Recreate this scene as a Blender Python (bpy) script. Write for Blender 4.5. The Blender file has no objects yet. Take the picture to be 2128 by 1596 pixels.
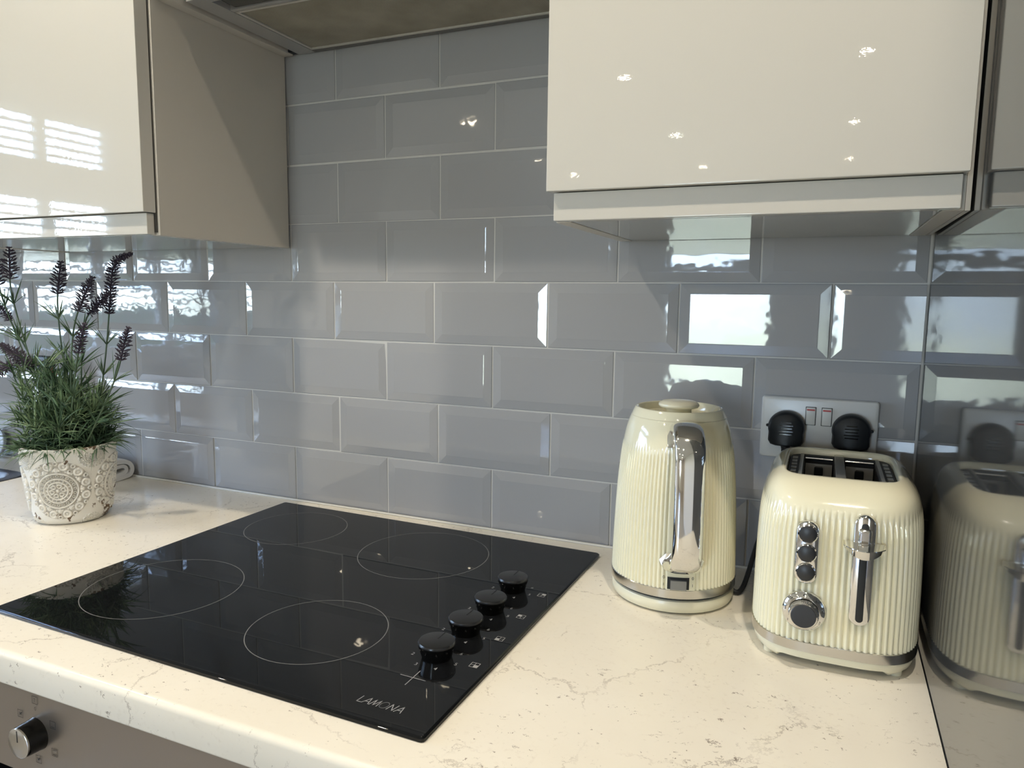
import bpy, bmesh, math, random
from mathutils import Vector, Matrix, Euler
PI = math.pi
random.seed(7)
S = bpy.context.scene
C = S.collection
R = math.radians

# ------------------------------------------------------------------ camera, exposure
cam = bpy.data.objects.new('camera', bpy.data.cameras.new('camera'))
C.objects.link(cam)
cam.data.sensor_fit = 'HORIZONTAL'
cam.data.sensor_width = 36.0
cam.data.lens = 36.0 * 1499.1 / 2128.0
cam.data.clip_start = 0.02
def cam_axes(a, b, c):
    ca, sa, cb, sb, cc, sc = math.cos(a), math.sin(a), math.cos(b), math.sin(b), math.cos(c), math.sin(c)
    Rz = Matrix(((ca, -sa, 0), (sa, ca, 0), (0, 0, 1)))
    Rx = Matrix(((1, 0, 0), (0, cb, -sb), (0, sb, cb)))
    Ry = Matrix(((cc, 0, sc), (0, 1, 0), (-sc, 0, cc)))
    return Rz @ Rx @ Ry
_R = cam_axes(.4050, -.1202, -.0120)
_r, _f, _u = _R.col[0], _R.col[1], _R.col[2]
M4 = Matrix.Identity(4)
for i in range(3):
    M4[i][0], M4[i][1], M4[i][2] = _r[i], _u[i], -_f[i]
M4.translation = Vector((.6911, -1.0678, .3869))
cam.matrix_world = M4
S.camera = cam
S.view_settings.view_transform = 'Standard'
S.view_settings.look = 'None'
S.view_settings.gamma = 1.0
S.view_settings.use_curve_mapping = False
S.view_settings.exposure = 0.07
try:
    S.cycles.use_denoising = True
    S.cycles.max_bounces = 10
    S.cycles.glossy_bounces = 6
    S.cycles.transparent_max_bounces = 12
    S.cycles.sample_clamp_indirect = 6.0
    S.cycles.caustics_reflective = False
    S.cycles.caustics_refractive = False
except Exception:
    pass

# ------------------------------------------------------------------ world (overcast sky over a pale garden)
SKY = 29.0
W = bpy.data.worlds.new('sky'); S.world = W
W.use_nodes = True
nt = W.node_tree; nt.nodes.clear()
wo = nt.nodes.new('ShaderNodeOutputWorld'); bg = nt.nodes.new('ShaderNodeBackground')
tc = nt.nodes.new('ShaderNodeTexCoord'); sp = nt.nodes.new('ShaderNodeSeparateXYZ')
rp = nt.nodes.new('ShaderNodeValToRGB'); ma = nt.nodes.new('ShaderNodeMath'); ns = nt.nodes.new('ShaderNodeTexNoise')
m2 = nt.nodes.new('ShaderNodeMath'); mx = nt.nodes.new('ShaderNodeMix')
nt.links.new(tc.outputs['Generated'], sp.inputs[0])
ma.operation = 'MULTIPLY_ADD'; ma.inputs[1].default_value = .5; ma.inputs[2].default_value = .5
nt.links.new(sp.outputs['Z'], ma.inputs[0])
ns.inputs['Scale'].default_value = 9.0; ns.inputs['Detail'].default_value = 5.0; ns.inputs['Roughness'].default_value = .6
nt.links.new(tc.outputs['Generated'], ns.inputs['Vector'])
m2.operation = 'MULTIPLY_ADD'; m2.inputs[1].default_value = .10
nt.links.new(ns.outputs['Fac'], m2.inputs[0])
m3 = nt.nodes.new('ShaderNodeMath'); m3.operation = 'SUBTRACT'; m3.inputs[1].default_value = .05
nt.links.new(ma.outputs[0], m2.inputs[2]); nt.links.new(m2.outputs[0], m3.inputs[0]); nt.links.new(m3.outputs[0], rp.inputs['Fac'])
el = rp.color_ramp.elements
el[0].position = .36; el[0].color = (.22, .25, .20, 1)
el[1].position = .47; el[1].color = (.55, .62, .56, 1)
for p_, c_ in ((.505, (.69, .83, 1.0, 1)), (.58, (.49, .67, 1.0, 1)), (.8, (.33, .51, 1.0, 1))):
    e = el.new(p_); e.color = c_
nt.links.new(rp.outputs['Color'], bg.inputs['Color'])
bg.inputs['Strength'].default_value = SKY
nt.links.new(bg.outputs[0], wo.inputs[0])

# ------------------------------------------------------------------ helpers
def link(o, parent=None):
    C.objects.link(o)
    if parent is not None: o.parent = parent
    return o
def empty(name, loc=(0, 0, 0), rz=0.0):
    o = bpy.data.objects.new(name, None); o.location = loc; o.rotation_euler = (0, 0, rz)
    o.empty_display_size = .02
    return link(o)
def tag(o, label=None, cat=None, group=None, kind=None):
    if label: o['label'] = label
    if cat: o['category'] = cat
    if group: o['group'] = group
    if kind: o['kind'] = kind
    return o
def smooth(me, ang=35):
    for p in me.polygons: p.use_smooth = True
    me.set_sharp_from_angle(angle=R(ang))
class MB:
    def __init__(s): s.v = []; s.f = []; s.wn = False
    def add(s, v, f):
        n = len(s.v); s.v += [tuple(x) for x in v]; s.f += [tuple(i + n for i in q) for q in f]; return s
    def grid(s, rows, closed_u=True, cap0=False, cap1=False):
        nu = len(rows[0]); v = [p for r in rows for p in r]; f = []
        for i in range(len(rows) - 1):
            for j in range(nu if closed_u else nu - 1):
                k = (j + 1) % nu
                f.append((i * nu + j, i * nu + k, (i + 1) * nu + k, (i + 1) * nu + j))
        if cap0: f.append(tuple(reversed(range(nu))))
        if cap1: f.append(tuple(range((len(rows) - 1) * nu, len(rows) * nu)))
        return s.add(v, f)
    def box(s, x0, x1, y0, y1, z0, z1, b=0.0, seg=2):
        bm = bmesh.new()
        bmesh.ops.create_cube(bm, size=1.0)
        for v in bm.verts:
            v.co = Vector((x0 + (v.co.x + .5) * (x1 - x0), y0 + (v.co.y + .5) * (y1 - y0), z0 + (v.co.z + .5) * (z1 - z0)))
        if b > 0:
            s.wn = True
            bmesh.ops.bevel(bm, geom=bm.edges[:], offset=b, segments=seg, affect='EDGES', profile=.5)
        bm.verts.index_update()
        s.add([v.co[:] for v in bm.verts], [[v.index for v in f.verts] for f in bm.faces]); bm.free(); return s
    def lathe(s, prof, n=48, c=(0, 0), cap0=True, cap1=True):
        rows = [[(c[0] + r * math.cos(2 * PI * j / n), c[1] + r * math.sin(2 * PI * j / n), z) for j in range(n)] for r, z in prof]
        return s.grid(rows, True, cap0, cap1)
    def tube(s, pts, rad, n=8, caps=True):
        pts = [Vector(p) for p in pts]; rows = []; up = None
        for i, p in enumerate(pts):
            t = (pts[min(i + 1, len(pts) - 1)] - pts[max(i - 1, 0)]).normalized()
            if up is None: up = Vector((0, 0, 1)) if abs(t.z) < .9 else Vector((1, 0, 0))
            a = t.cross(up).normalized(); b = a.cross(t).normalized(); up = b
            r = rad[i] if isinstance(rad, (list, tuple)) else rad
            rows.append([tuple(p + (a * math.cos(2 * PI * j / n) + b * math.sin(2 * PI * j / n)) * r) for j in range(n)])
        return s.grid(rows, True, caps, caps)
    def xf(s, M):
        s.v = [tuple(M @ Vector(p)) for p in s.v]; return s
    def build(s, name, mat, parent=None, sm=True, ang=35):
        me = bpy.data.meshes.new(name); me.from_pydata(s.v, [], s.f); me.update()
        if mat: me.materials.append(mat)
        if sm: smooth(me, ang)
        o = link(bpy.data.objects.new(name, me), parent)
        if s.wn and sm:
            w = o.modifiers.new('weighted_normal', 'WEIGHTED_NORMAL'); w.weight = 100; w.keep_sharp = True
        return o
def struct(o): o['kind'] = 'structure'; return o
def copy_tree(o, parent=None):
    c = o.copy(); C.objects.link(c)
    if parent is not None: c.parent = parent
    for ch in list(o.children): copy_tree(ch, c)
    return c
def bez(p0, p1, p2, p3, n):
    out = []
    for i in range(n + 1):
        t = i / n; a = (1 - t)
        out.append(tuple(a**3 * p0[k] + 3 * a * a * t * p1[k] + 3 * a * t * t * p2[k] + t**3 * p3[k] for k in range(len(p0))))
    return out
def text_mesh(txt, size):
    cu = bpy.data.curves.new('txt', 'FONT'); cu.body = txt; cu.size = size; cu.align_x = 'CENTER'; cu.align_y = 'CENTER'
    o = bpy.data.objects.new('txt', cu); C.objects.link(o)
    dg = bpy.context.evaluated_depsgraph_get(); dg.update()
    me = bpy.data.meshes.new_from_object(o.evaluated_get(dg))
    mb = MB().add([v.co[:] for v in me.vertices], [list(p.vertices) for p in me.polygons])
    bpy.data.objects.remove(o); bpy.data.curves.remove(cu); bpy.data.meshes.remove(me)
    return mb
def stroke(mb, pts, w, z, closed=False):
    n = len(pts)
    rng = range(n if closed else n - 1)
    for i in rng:
        a = Vector(pts[i]); b = Vector(pts[(i + 1) % n]); d = (b - a)
        if d.length < 1e-9: continue
        d.normalize(); q = Vector((-d.y, d.x)) * w / 2; e = d * w * .4
        mb.add([(*(a - e + q), z), (*(a - e - q), z), (*(b + e - q), z), (*(b + e + q), z)], [(0, 1, 2, 3)])

# ------------------------------------------------------------------ materials
def mat(name, col, rough=.5, metal=0.0, spec=.5, coat=0.0, ior=1.5, bump=None, coat_rough=.03, sheen=0):
    m = bpy.data.materials.new(name); m.use_nodes = True
    p = m.node_tree.nodes['Principled BSDF']
    p.inputs['Base Color'].default_value = (*col, 1); p.inputs['Roughness'].default_value = rough
    p.inputs['Metallic'].default_value = metal; p.inputs['Specular IOR Level'].default_value = spec
    p.inputs['IOR'].default_value = ior
    p.inputs['Coat Weight'].default_value = coat; p.inputs['Coat Roughness'].default_value = coat_rough
    if sheen: p.inputs['Sheen Weight'].default_value = sheen
    if bump:                                                   # (scale, strength, distance[, detail])
        N = m.node_tree.nodes; L = m.node_tree.links
        t = N.new('ShaderNodeTexCoord'); n = N.new('ShaderNodeTexNoise'); b = N.new('ShaderNodeBump')
        n.inputs['Scale'].default_value = bump[0]; n.inputs['Detail'].default_value = bump[3] if len(bump) > 3 else 1.0
        b.inputs['Strength'].default_value = bump[1]; b.inputs['Distance'].default_value = bump[2]
        L.new(t.outputs['Object'], n.inputs['Vector']); L.new(n.outputs['Fac'], b.inputs['Height'])
        L.new(b.outputs['Normal'], p.inputs['Normal'])
        if coat: L.new(b.outputs['Normal'], p.inputs['Coat Normal'])
    return m
def nodes(m): return m.node_tree.nodes, m.node_tree.links, m.node_tree.nodes['Principled BSDF']
def emat(name, col, st):
    m = bpy.data.materials.new(name); m.use_nodes = True
    p = m.node_tree.nodes['Principled BSDF']; p.inputs['Base Color'].default_value = (*col, 1)
    p.inputs['Emission Color'].default_value = (*col, 1); p.inputs['Emission Strength'].default_value = st
    return m
M = {}
M['tile'] = mat('glazed_grey_ceramic', (.372, .374, .386), .03, spec=.5, ior=1.6, bump=(26, .06, .004, 2.0))
M['grout'] = mat('pale_grout', (.60, .59, .57), .8, spec=.2)
M['cream_gloss'] = mat('cream_gloss_lacquer', (.65, .62, .565), .015, spec=.5, bump=(330, .03, .0003, 1.0))
M['cream_satin'] = mat('cream_matt_board', (.62, .58, .52), .35, spec=.4)
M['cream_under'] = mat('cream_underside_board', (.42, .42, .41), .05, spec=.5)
M['carcass_gap'] = mat('painted_gap_shade', (.06, .055, .05), .6)  # dark colour standing in for the shade between door and carcass
M['panel'] = mat('charcoal_gloss_panel', (.055, .055, .053), .05, spec=.5, ior=1.6)
M['wall'] = mat('cream_wall_paint', (.74, .71, .66), .8, bump=(90, .15, .002))
M['ceil'] = mat('white_ceiling_paint', (.82, .81, .79), .85, bump=(60, .1, .002))
M['upvc'] = mat('white_window_frame', (.78, .78, .76), .3)
M['chrome'] = mat('polished_chrome', (.82, .81, .79), .05, 1.0)
M['brushed'] = mat('brushed_band_chrome', (.66, .64, .60), .18, 1.0)
M['steel_dark'] = mat('dark_hood_steel', (.46, .455, .45), .42, .4)
M['black_glass'] = mat('black_ceramic_glass', (.006, .0065, .0075), .02, spec=.5, ior=1.34)
M['black_gloss'] = mat('black_gloss_plastic', (.004, .004, .004), .12, spec=.4)
M['knob_top'] = mat('black_satin_plastic', (.010, .010, .011), .28, spec=.5)
M['black_plastic'] = mat('black_moulded_plastic', (.009, .011, .014), .42, spec=.4)
M['rubber'] = mat('black_cable_rubber', (.008, .008, .009), .5)
M['print'] = mat('pale_grey_print', (.33, .33, .34), .6)
M['dark_print'] = mat('dark_print', (.03, .03, .03), .6)
M['cream_enamel'] = mat('cream_enamel', (.83, .785, .585), .10, spec=.5, coat=.6)
M['cream_plastic'] = mat('cream_plastic', (.80, .755, .575), .22, spec=.5)
M['button'] = mat('charcoal_button', (.022, .023, .026), .38)
M['slot_metal'] = mat('dark_toaster_metal', (.26, .255, .24), .35, .7)
M['guide'] = mat('grey_guide_plate', (.42, .41, .39), .4, .5)
M['slot_dark'] = mat('slot_blackened_liner', (.012, .012, .012), .6)
M['socket'] = mat('white_socket_plastic', (.63, .62, .60), .25)
M['red'] = mat('red_marker', (.45, .03, .03), .4)
M['smoke'] = mat('smoked_clear_switch', (.22, .22, .21), .10, spec=.8)
M['leaf'] = mat('green_leaf', (.075, .135, .07), .45, spec=.35)
M['leaf_pale'] = mat('pale_green_leaf', (.15, .225, .12), .45, spec=.35)
M['stem'] = mat('green_stem', (.07, .115, .06), .5)
M['lavender'] = mat('dark_lavender_floret', (.060, .046, .070), .7)
M['soil'] = mat('dark_filling', (.012, .012, .01), .9)
M['cloth'] = mat('white_cotton', (.70, .69, .67), .9, bump=(900, .5, .001, 2.0), sheen=.2)
M['sink'] = mat('dark_granite_sink', (.045, .045, .055), .35, bump=(600, .2, .0005))
M['white_plastic'] = mat('white_bottle_plastic', (.72, .73, .74), .3)
M['disc'] = mat('blue_grey_plug', (.34, .36, .40), .25)
M['floor'] = mat('pale_floor_vinyl', (.30, .285, .26), .35)
M['trim'] = mat('white_trim_paint', (.72, .71, .68), .4)
#M['roller'] = mat('cream_roller_fabric', (.75, .70, .60), .9)
M['slat'] = mat('white_blind_slat', (.80, .80, .78), .4)
M['lamp'] = emat('warm_downlight_lens', (1.0, .86, .62), 110.0)

# leaves: variation per blade
for k in ('leaf', 'leaf_pale'):
    N, L, P = nodes(M[k])
    t = N.new('ShaderNodeTexCoord'); n = N.new('ShaderNodeTexNoise'); r = N.new('ShaderNodeValToRGB')
    n.inputs['Scale'].default_value = 55; L.new(t.outputs['Object'], n.inputs['Vector']); L.new(n.outputs['Fac'], r.inputs['Fac'])
    c = P.inputs['Base Color'].default_value[:3]
    r.color_ramp.elements[0].position = .35; r.color_ramp.elements[0].color = (c[0] * .6, c[1] * .65, c[2] * .7, 1)
    r.color_ramp.elements[1].position = .68; r.color_ramp.elements[1].color = (c[0] * 1.6, c[1] * 1.5, c[2] * 1.5, 1)
    L.new(r.outputs['Color'], P.inputs['Base Color'])

# worktop: cream laminate with hairline cracks and dark flecks
def make_worktop():
    m = mat('cream_marbled_laminate', (.80, .755, .66), .22, spec=.45)
    N, L, P = nodes(m)
    tc = N.new('ShaderNodeTexCoord')
    def noise(sc, det=3, ro=.6, dist=0):
        n = N.new('ShaderNodeTexNoise'); n.inputs['Scale'].default_value = sc; n.inputs['Detail'].default_value = det
        n.inputs['Roughness'].default_value = ro; n.inputs['Distortion'].default_value = dist
        L.new(tc.outputs['Object'], n.inputs['Vector']); return n
    def ramp(src, p0, p1, a=0.0, b=1.0):
        r = N.new('ShaderNodeMapRange'); r.inputs['From Min'].default_value = p0; r.inputs['From Max'].default_value = p1
        r.inputs['To Min'].default_value = a; r.inputs['To Max'].default_value = b
        L.new(src, r.inputs['Value']); return r.outputs[0]
    def mul(a, b):
        k = N.new('ShaderNodeMath'); k.operation = 'MULTIPLY'; L.new(a, k.inputs[0]); L.new(b, k.inputs[1]); return k.outputs[0]
    def mx_(a, b):
        k = N.new('ShaderNodeMath'); k.operation = 'MAXIMUM'; L.new(a, k.inputs[0]); L.new(b, k.inputs[1]); return k.outputs[0]
    def mixc(fac, a, col):
        k = N.new('ShaderNodeMix'); k.data_type = 'RGBA'; L.new(fac, k.inputs[0])
        if isinstance(a, tuple): k.inputs[6].default_value = (*a, 1)
        else: L.new(a, k.inputs[6])
        k.inputs[7].default_value = (*col, 1); return k.outputs[2]
    # distorted coordinates
    tc0 = tc; sh = N.new('ShaderNodeVectorMath'); sh.operation = 'ADD'; sh.inputs[1].default_value = (2.31, .87, 0)
    L.new(tc0.outputs['Object'], sh.inputs[0])
    class _O: outputs = {'Object': sh.outputs[0]}
    tc = _O
    nd = N.new('ShaderNodeTexNoise'); nd.inputs['Scale'].default_value = 22; nd.inputs['Detail'].default_value = 6; nd.inputs['Roughness'].default_value = .75
    L.new(tc.outputs['Object'], nd.inputs['Vector'])
    vm = N.new('ShaderNodeVectorMath'); vm.operation = 'MULTIPLY_ADD'; vm.inputs[1].default_value = (.045, .045, .045)
    L.new(nd.outputs['Color'], vm.inputs[0]); L.new(tc.outputs['Object'], vm.inputs[2])
    def crack(scale, w, coord):
        v = N.new('ShaderNodeTexVoronoi'); v.feature = 'DISTANCE_TO_EDGE'; v.inputs['Scale'].default_value = scale
        L.new(coord, v.inputs['Vector']); return ramp(v.outputs['Distance'], w * .3, w, 1, 0)
    c1 = mul(crack(4.5, .0055, vm.outputs[0]), ramp(noise(8, 4).outputs['Fac'], .46, .60))
    c2 = mul(crack(13, .010, vm.outputs[0]), ramp(noise(15, 3).outputs['Fac'], .56, .68))
    # short flecks: stretched Voronoi cells turned two ways
    def flecks(sc, rot, stretch, th, msk):
        mp = N.new('ShaderNodeMapping'); mp.inputs['Rotation'].default_value = (0, 0, rot); mp.inputs['Scale'].default_value = (1, stretch, 1)
        L.new(vm.outputs[0], mp.inputs['Vector'])
        v = N.new('ShaderNodeTexVoronoi'); v.inputs['Scale'].default_value = sc; L.new(mp.outputs[0], v.inputs['Vector'])
        s = N.new('ShaderNodeSeparateColor'); L.new(v.outputs['Color'], s.inputs[0])
        return mul(mul(ramp(v.outputs['Distance'], th * .6, th, 1, 0), ramp(s.outputs[0], .70, .76)), ramp(noise(msk, 2).outputs['Fac'], .46, .58))
    f = mx_(flecks(70, .5, 3.0, .20, 8), flecks(60, -.9, 4.2, .19, 6))
    f = mx_(f, flecks(120, 1.6, 1.6, .20, 11))
    cl = ramp(noise(5, 4, .6).outputs['Fac'], .35, .7)
    base = mixc(cl, (.83, .785, .69), (.785, .735, .635))
    base = mixc(mul(ramp(noise(160, 3).outputs['Fac'], .56, .72), ramp(noise(7, 2).outputs['Fac'], .45, .65, 0, .3)), base, (.55, .47, .38))
    k = N.new('ShaderNodeMath'); k.operation = 'MULTIPLY'; k.inputs[1].default_value = .5; L.new(mx_(c1, c2), k.inputs[0])
    base = mixc(k.outputs[0], base, (.24, .19, .15))
    k2 = N.new('ShaderNodeMath'); k2.operation = 'MULTIPLY'; k2.inputs[1].default_value = .8; L.new(f, k2.inputs[0])
    base = mixc(k2.outputs[0], base, (.16, .12, .09))
    L.new(base, P.inputs['Base Color'])
    return m
M['worktop'] = make_worktop()

# hood filter: fine woven metal mesh
def make_filter():
    m = mat('greasy_metal_mesh', (.30, .275, .225), .6, .1)
    N, L, P = nodes(m)
    tc = N.new('ShaderNodeTexCoord'); w1 = N.new('ShaderNodeTexWave'); w2 = N.new('ShaderNodeTexWave')
    w1.bands_direction = 'X'; w2.bands_direction = 'Y'
    for w in (w1, w2): w.inputs['Scale'].default_value = 130; L.new(tc.outputs['Object'], w.inputs['Vector'])
    mn = N.new('ShaderNodeMath'); mn.operation = 'MULTIPLY'; L.new(w1.outputs['Fac'], mn.inputs[0]); L.new(w2.outputs['Fac'], mn.inputs[1])
    b = N.new('ShaderNodeBump'); b.inputs['Strength'].default_value = .6; b.inputs['Distance'].default_value = .001
    L.new(mn.outputs[0], b.inputs['Height']); L.new(b.outputs[0], P.inputs['Normal'])
    n = N.new('ShaderNodeTexNoise'); n.inputs['Scale'].default_value = 14; n.inputs['Detail'].default_value = 8; L.new(tc.outputs['Object'], n.inputs['Vector'])
    r = N.new('ShaderNodeValToRGB'); r.color_ramp.elements[0].position = .3; r.color_ramp.elements[0].color = (.40, .365, .28, 1)
    r.color_ramp.elements[1].position = .7; r.color_ramp.elements[1].color = (.58, .54, .44, 1)
    L.new(n.outputs['Fac'], r.inputs['Fac'])
    k = N.new('ShaderNodeMix'); k.data_type = 'RGBA'; k.blend_type = 'MULTIPLY'; k.inputs[0].default_value = .45
    L.new(r.outputs[0], k.inputs[6]); L.new(mn.outputs[0], k.inputs[7]); L.new(k.outputs[2], P.inputs['Base Color'])
    return m
M['filter'] = make_filter()

# brushed steel fascia
def make_fascia():
    m = mat('brushed_oven_steel', (.40, .36, .32), .30, .9)
    N, L, P = nodes(m)
    tc = N.new('ShaderNodeTexCoord'); mp = N.new('ShaderNodeMapping'); mp.inputs['Scale'].default_value = (6, 6, 900)
    n = N.new('ShaderNodeTexNoise'); n.inputs['Scale'].default_value = 1.0; n.inputs['Detail'].default_value = 4
    L.new(tc.outputs['Object'], mp.inputs[0]); L.new(mp.outputs[0], n.inputs['Vector'])
    b = N.new('ShaderNodeBump'); b.inputs['Strength'].default_value = .06; b.inputs['Distance'].default_value = .0005
    L.new(n.outputs['Fac'], b.inputs['Height']); L.new(b.outputs[0], P.inputs['Normal'])
    return m
M['fascia'] = make_fascia()

# window glass: clear with a real surface reflection
def make_pane():
    m = bpy.data.materials.new('window_glass'); m.use_nodes = True
    N = m.node_tree.nodes; L = m.node_tree.links; N.clear()
    o = N.new('ShaderNodeOutputMaterial'); t = N.new('ShaderNodeBsdfTransparent'); g = N.new('ShaderNodeBsdfGlossy'); x = N.new('ShaderNodeMixShader'); f = N.new('ShaderNodeFresnel')
    f.inputs['IOR'].default_value = 1.45; g.inputs['Roughness'].default_value = .01
    t.inputs['Color'].default_value = (.95, .97, .96, 1)
    L.new(f.outputs[0], x.inputs[0]); L.new(t.outputs[0], x.inputs[1]); L.new(g.outputs[0], x.inputs[2]); L.new(x.outputs[0], o.inputs[0])
    return m
M['pane'] = make_pane()

# whitewashed pot: groove tint from the modelled relief, worn chips
def make_pot_mat():
    m = mat('whitewashed_earthenware', (.6, .58, .53), .55, spec=.35, bump=(160, .25, .0006, 3.0))
    N, L, P = nodes(m)
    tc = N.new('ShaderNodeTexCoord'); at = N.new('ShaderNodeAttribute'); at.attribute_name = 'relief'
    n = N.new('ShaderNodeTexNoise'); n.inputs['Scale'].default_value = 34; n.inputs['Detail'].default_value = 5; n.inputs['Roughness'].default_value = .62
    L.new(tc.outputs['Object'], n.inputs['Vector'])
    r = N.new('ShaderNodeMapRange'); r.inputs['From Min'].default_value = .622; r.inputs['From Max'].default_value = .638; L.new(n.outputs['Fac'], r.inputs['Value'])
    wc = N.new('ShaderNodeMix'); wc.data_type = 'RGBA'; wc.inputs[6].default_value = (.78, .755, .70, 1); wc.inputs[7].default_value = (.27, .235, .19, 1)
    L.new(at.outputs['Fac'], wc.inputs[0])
    n2 = N.new('ShaderNodeTexNoise'); n2.inputs['Scale'].default_value = 12; n2.inputs['Detail'].default_value = 6; L.new(tc.outputs['Object'], n2.inputs['Vector'])
    k0 = N.new('ShaderNodeMix'); k0.data_type = 'RGBA'; k0.blend_type = 'MULTIPLY'; k0.inputs[0].default_value = .25
    L.new(wc.outputs[2], k0.inputs[6]); L.new(n2.outputs['Color'], k0.inputs[7])
    k = N.new('ShaderNodeMix'); k.data_type = 'RGBA'; k.inputs[7].default_value = (.15, .10, .065, 1)
    L.new(r.outputs[0], k.inputs[0]); L.new(wc.outputs[2], k.inputs[6]); L.new(k.outputs[2], P.inputs['Base Color'])
    return m
M['pot'] = make_pot_mat()
N, L, P = nodes(M['pot'])                                        # chips gather at foot and rim
for nd in list(N):
    if nd.type == 'TEX_NOISE' and abs(nd.inputs['Scale'].default_value - 34) < .1:
        sx = N.new('ShaderNodeSeparateXYZ'); tcx = [q for q in N if q.type == 'TEX_COORD'][0]
        L.new(tcx.outputs['Object'], sx.inputs[0])
        mp = N.new('ShaderNodeMapping'); mp.inputs['Location'].default_value = (.37, 1.21, .08); L.new(tcx.outputs['Object'], mp.inputs[0]); L.new(mp.outputs[0], nd.inputs['Vector'])
        a1 = N.new('ShaderNodeMath'); a1.operation = 'SUBTRACT'; a1.inputs[1].default_value = .066; L.new(sx.outputs['Z'], a1.inputs[0])
        a2 = N.new('ShaderNodeMath'); a2.operation = 'ABSOLUTE'; L.new(a1.outputs[0], a2.inputs[0])
        a3 = N.new('ShaderNodeMapRange'); a3.inputs['From Min'].default_value = .035; a3.inputs['From Max'].default_value = .066; a3.inputs['To Min'].default_value = -.02; a3.inputs['To Max'].default_value = .075
        L.new(a2.outputs[0], a3.inputs['Value'])
        a4 = N.new('ShaderNodeMath'); a4.operation = 'ADD'; L.new(nd.outputs['Fac'], a4.inputs[0]); L.new(a3.outputs[0], a4.inputs[1])
        for lk in list(L):
            if lk.from_node == nd and lk.to_node.type == 'MAP_RANGE': L.new(a4.outputs[0], lk.to_node.inputs['Value'])

# ------------------------------------------------------------------ room shell
XL, XR, YB, ZF, ZC = -2.50, 1.75, -6.90, -0.91, 1.49
PX = .812                                                       # face of the charcoal end panel
struct(MB().box(XL - .1, XR + .1, YB - .1, .1, ZF - .1, ZF).build('floor', M['floor'], sm=False))
struct(MB().box(XL - .1, XR + .1, YB - .1, .1, ZC, ZC + .1).build('ceiling', M['ceil'], sm=False))
wb = struct(MB().box(XL - .1, XR + .1, -.0040, .1, ZF, ZC).build('wall_back', M['grout'], sm=False))
struct(MB().box(XR, XR + .1, YB, -.0040, ZF, ZC).build('wall_right', M['wall'], sm=False))
# left wall with the window opening
WY0, WY1, WZ0, WZ1 = -2.12, -.60, .07, 1.21
w = MB()
w.box(XL - .1, XL, YB, WY0, ZF, ZC); w.box(XL - .1, XL, WY1, -.0040, ZF, ZC)
w.box(XL - .1, XL, WY0, WY1, ZF, WZ0); w.box(XL - .1, XL, WY0, WY1, WZ1, ZC)
struct(w.build('wall_left', M['wall'], sm=False))
# rear wall with the glazed door opening
DX0, DX1, DZ1 = -.92, .13, 1.20
w = MB()
w.box(XL, DX0, YB - .1, YB, ZF, ZC); w.box(DX1, XR, YB - .1, YB, ZF, ZC); w.box(DX0, DX1, YB - .1, YB, DZ1, ZC)
struct(w.build('wall_rear', M['wall'], sm=False))
for nm, bx_ in (('baseboard_right', (XR - .015, XR, YB, -.62, ZF, ZF + .1)), ('baseboard_rear', (XL, DX0, YB, YB + .015, ZF, ZF + .1)),
                ('baseboard_left', (XL, XL + .015, YB, -.64, ZF, ZF + .1))):
    struct(MB().box(*bx_, b=.003).build(nm, M['trim']))
# window_1: frame, transom and mullions, panes
win = struct(empty('window_1', (XL - .05, (WY0 + WY1) / 2, WZ0)))
def lw(x, y, z): return (x - win.location.x, y - win.location.y, z - win.location.z)
def wbox(name, y0, y1, z0, z1, d=.035):
    a = lw(XL - .05 - d / 2, y0, z0); b = lw(XL - .05 + d / 2, y1, z1)
    return MB().box(a[0], b[0], a[1], b[1], a[2], b[2], b=.004).build(name, M['upvc'], win)
wbox('frame', WY0, WY1, WZ0, WZ0 + .05, .06); wbox('frame', WY0, WY1, WZ1 - .05, WZ1, .06)
wbox('frame', WY0, WY0 + .05, WZ0 + .05, WZ1 - .05, .06); wbox('frame', WY1 - .05, WY1, WZ0 + .05, WZ1 - .05, .06)
wbox('transom', WY0 + .05, WY1 - .05, .80, .965, .055)
for y in (-1.76, -1.38, -1.00):
    wbox('mullion', y - .02, y + .02, WZ0 + .05, .80, .05); wbox('mullion', y - .02, y + .02, .965, WZ1 - .05, .05)
for z0, z1 in ((WZ0 + .05, .80), (.965, WZ1 - .05)):
    ys = [WY0 + .05, -1.78, -1.74, -1.40, -1.36, -1.02, -.98, WY1 - .05]
    for i in range(0, 8, 2):
        a = lw(XL - .052, ys[i], z0); b = lw(XL - .048, ys[i + 1], z1)
        MB().box(a[0], b[0], a[1], b[1], a[2], b[2]).build('pane', M['pane'], win, sm=False)
sl = lw(XL - .02, WY0 - .03, WZ0 - .03)
MB().box(sl[0], sl[0] + .10, sl[1], sl[1] + (WY1 - WY0) + .06, sl[2], sl[2] + .03, b=.006).build('sill', M['trim'], win)
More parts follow.
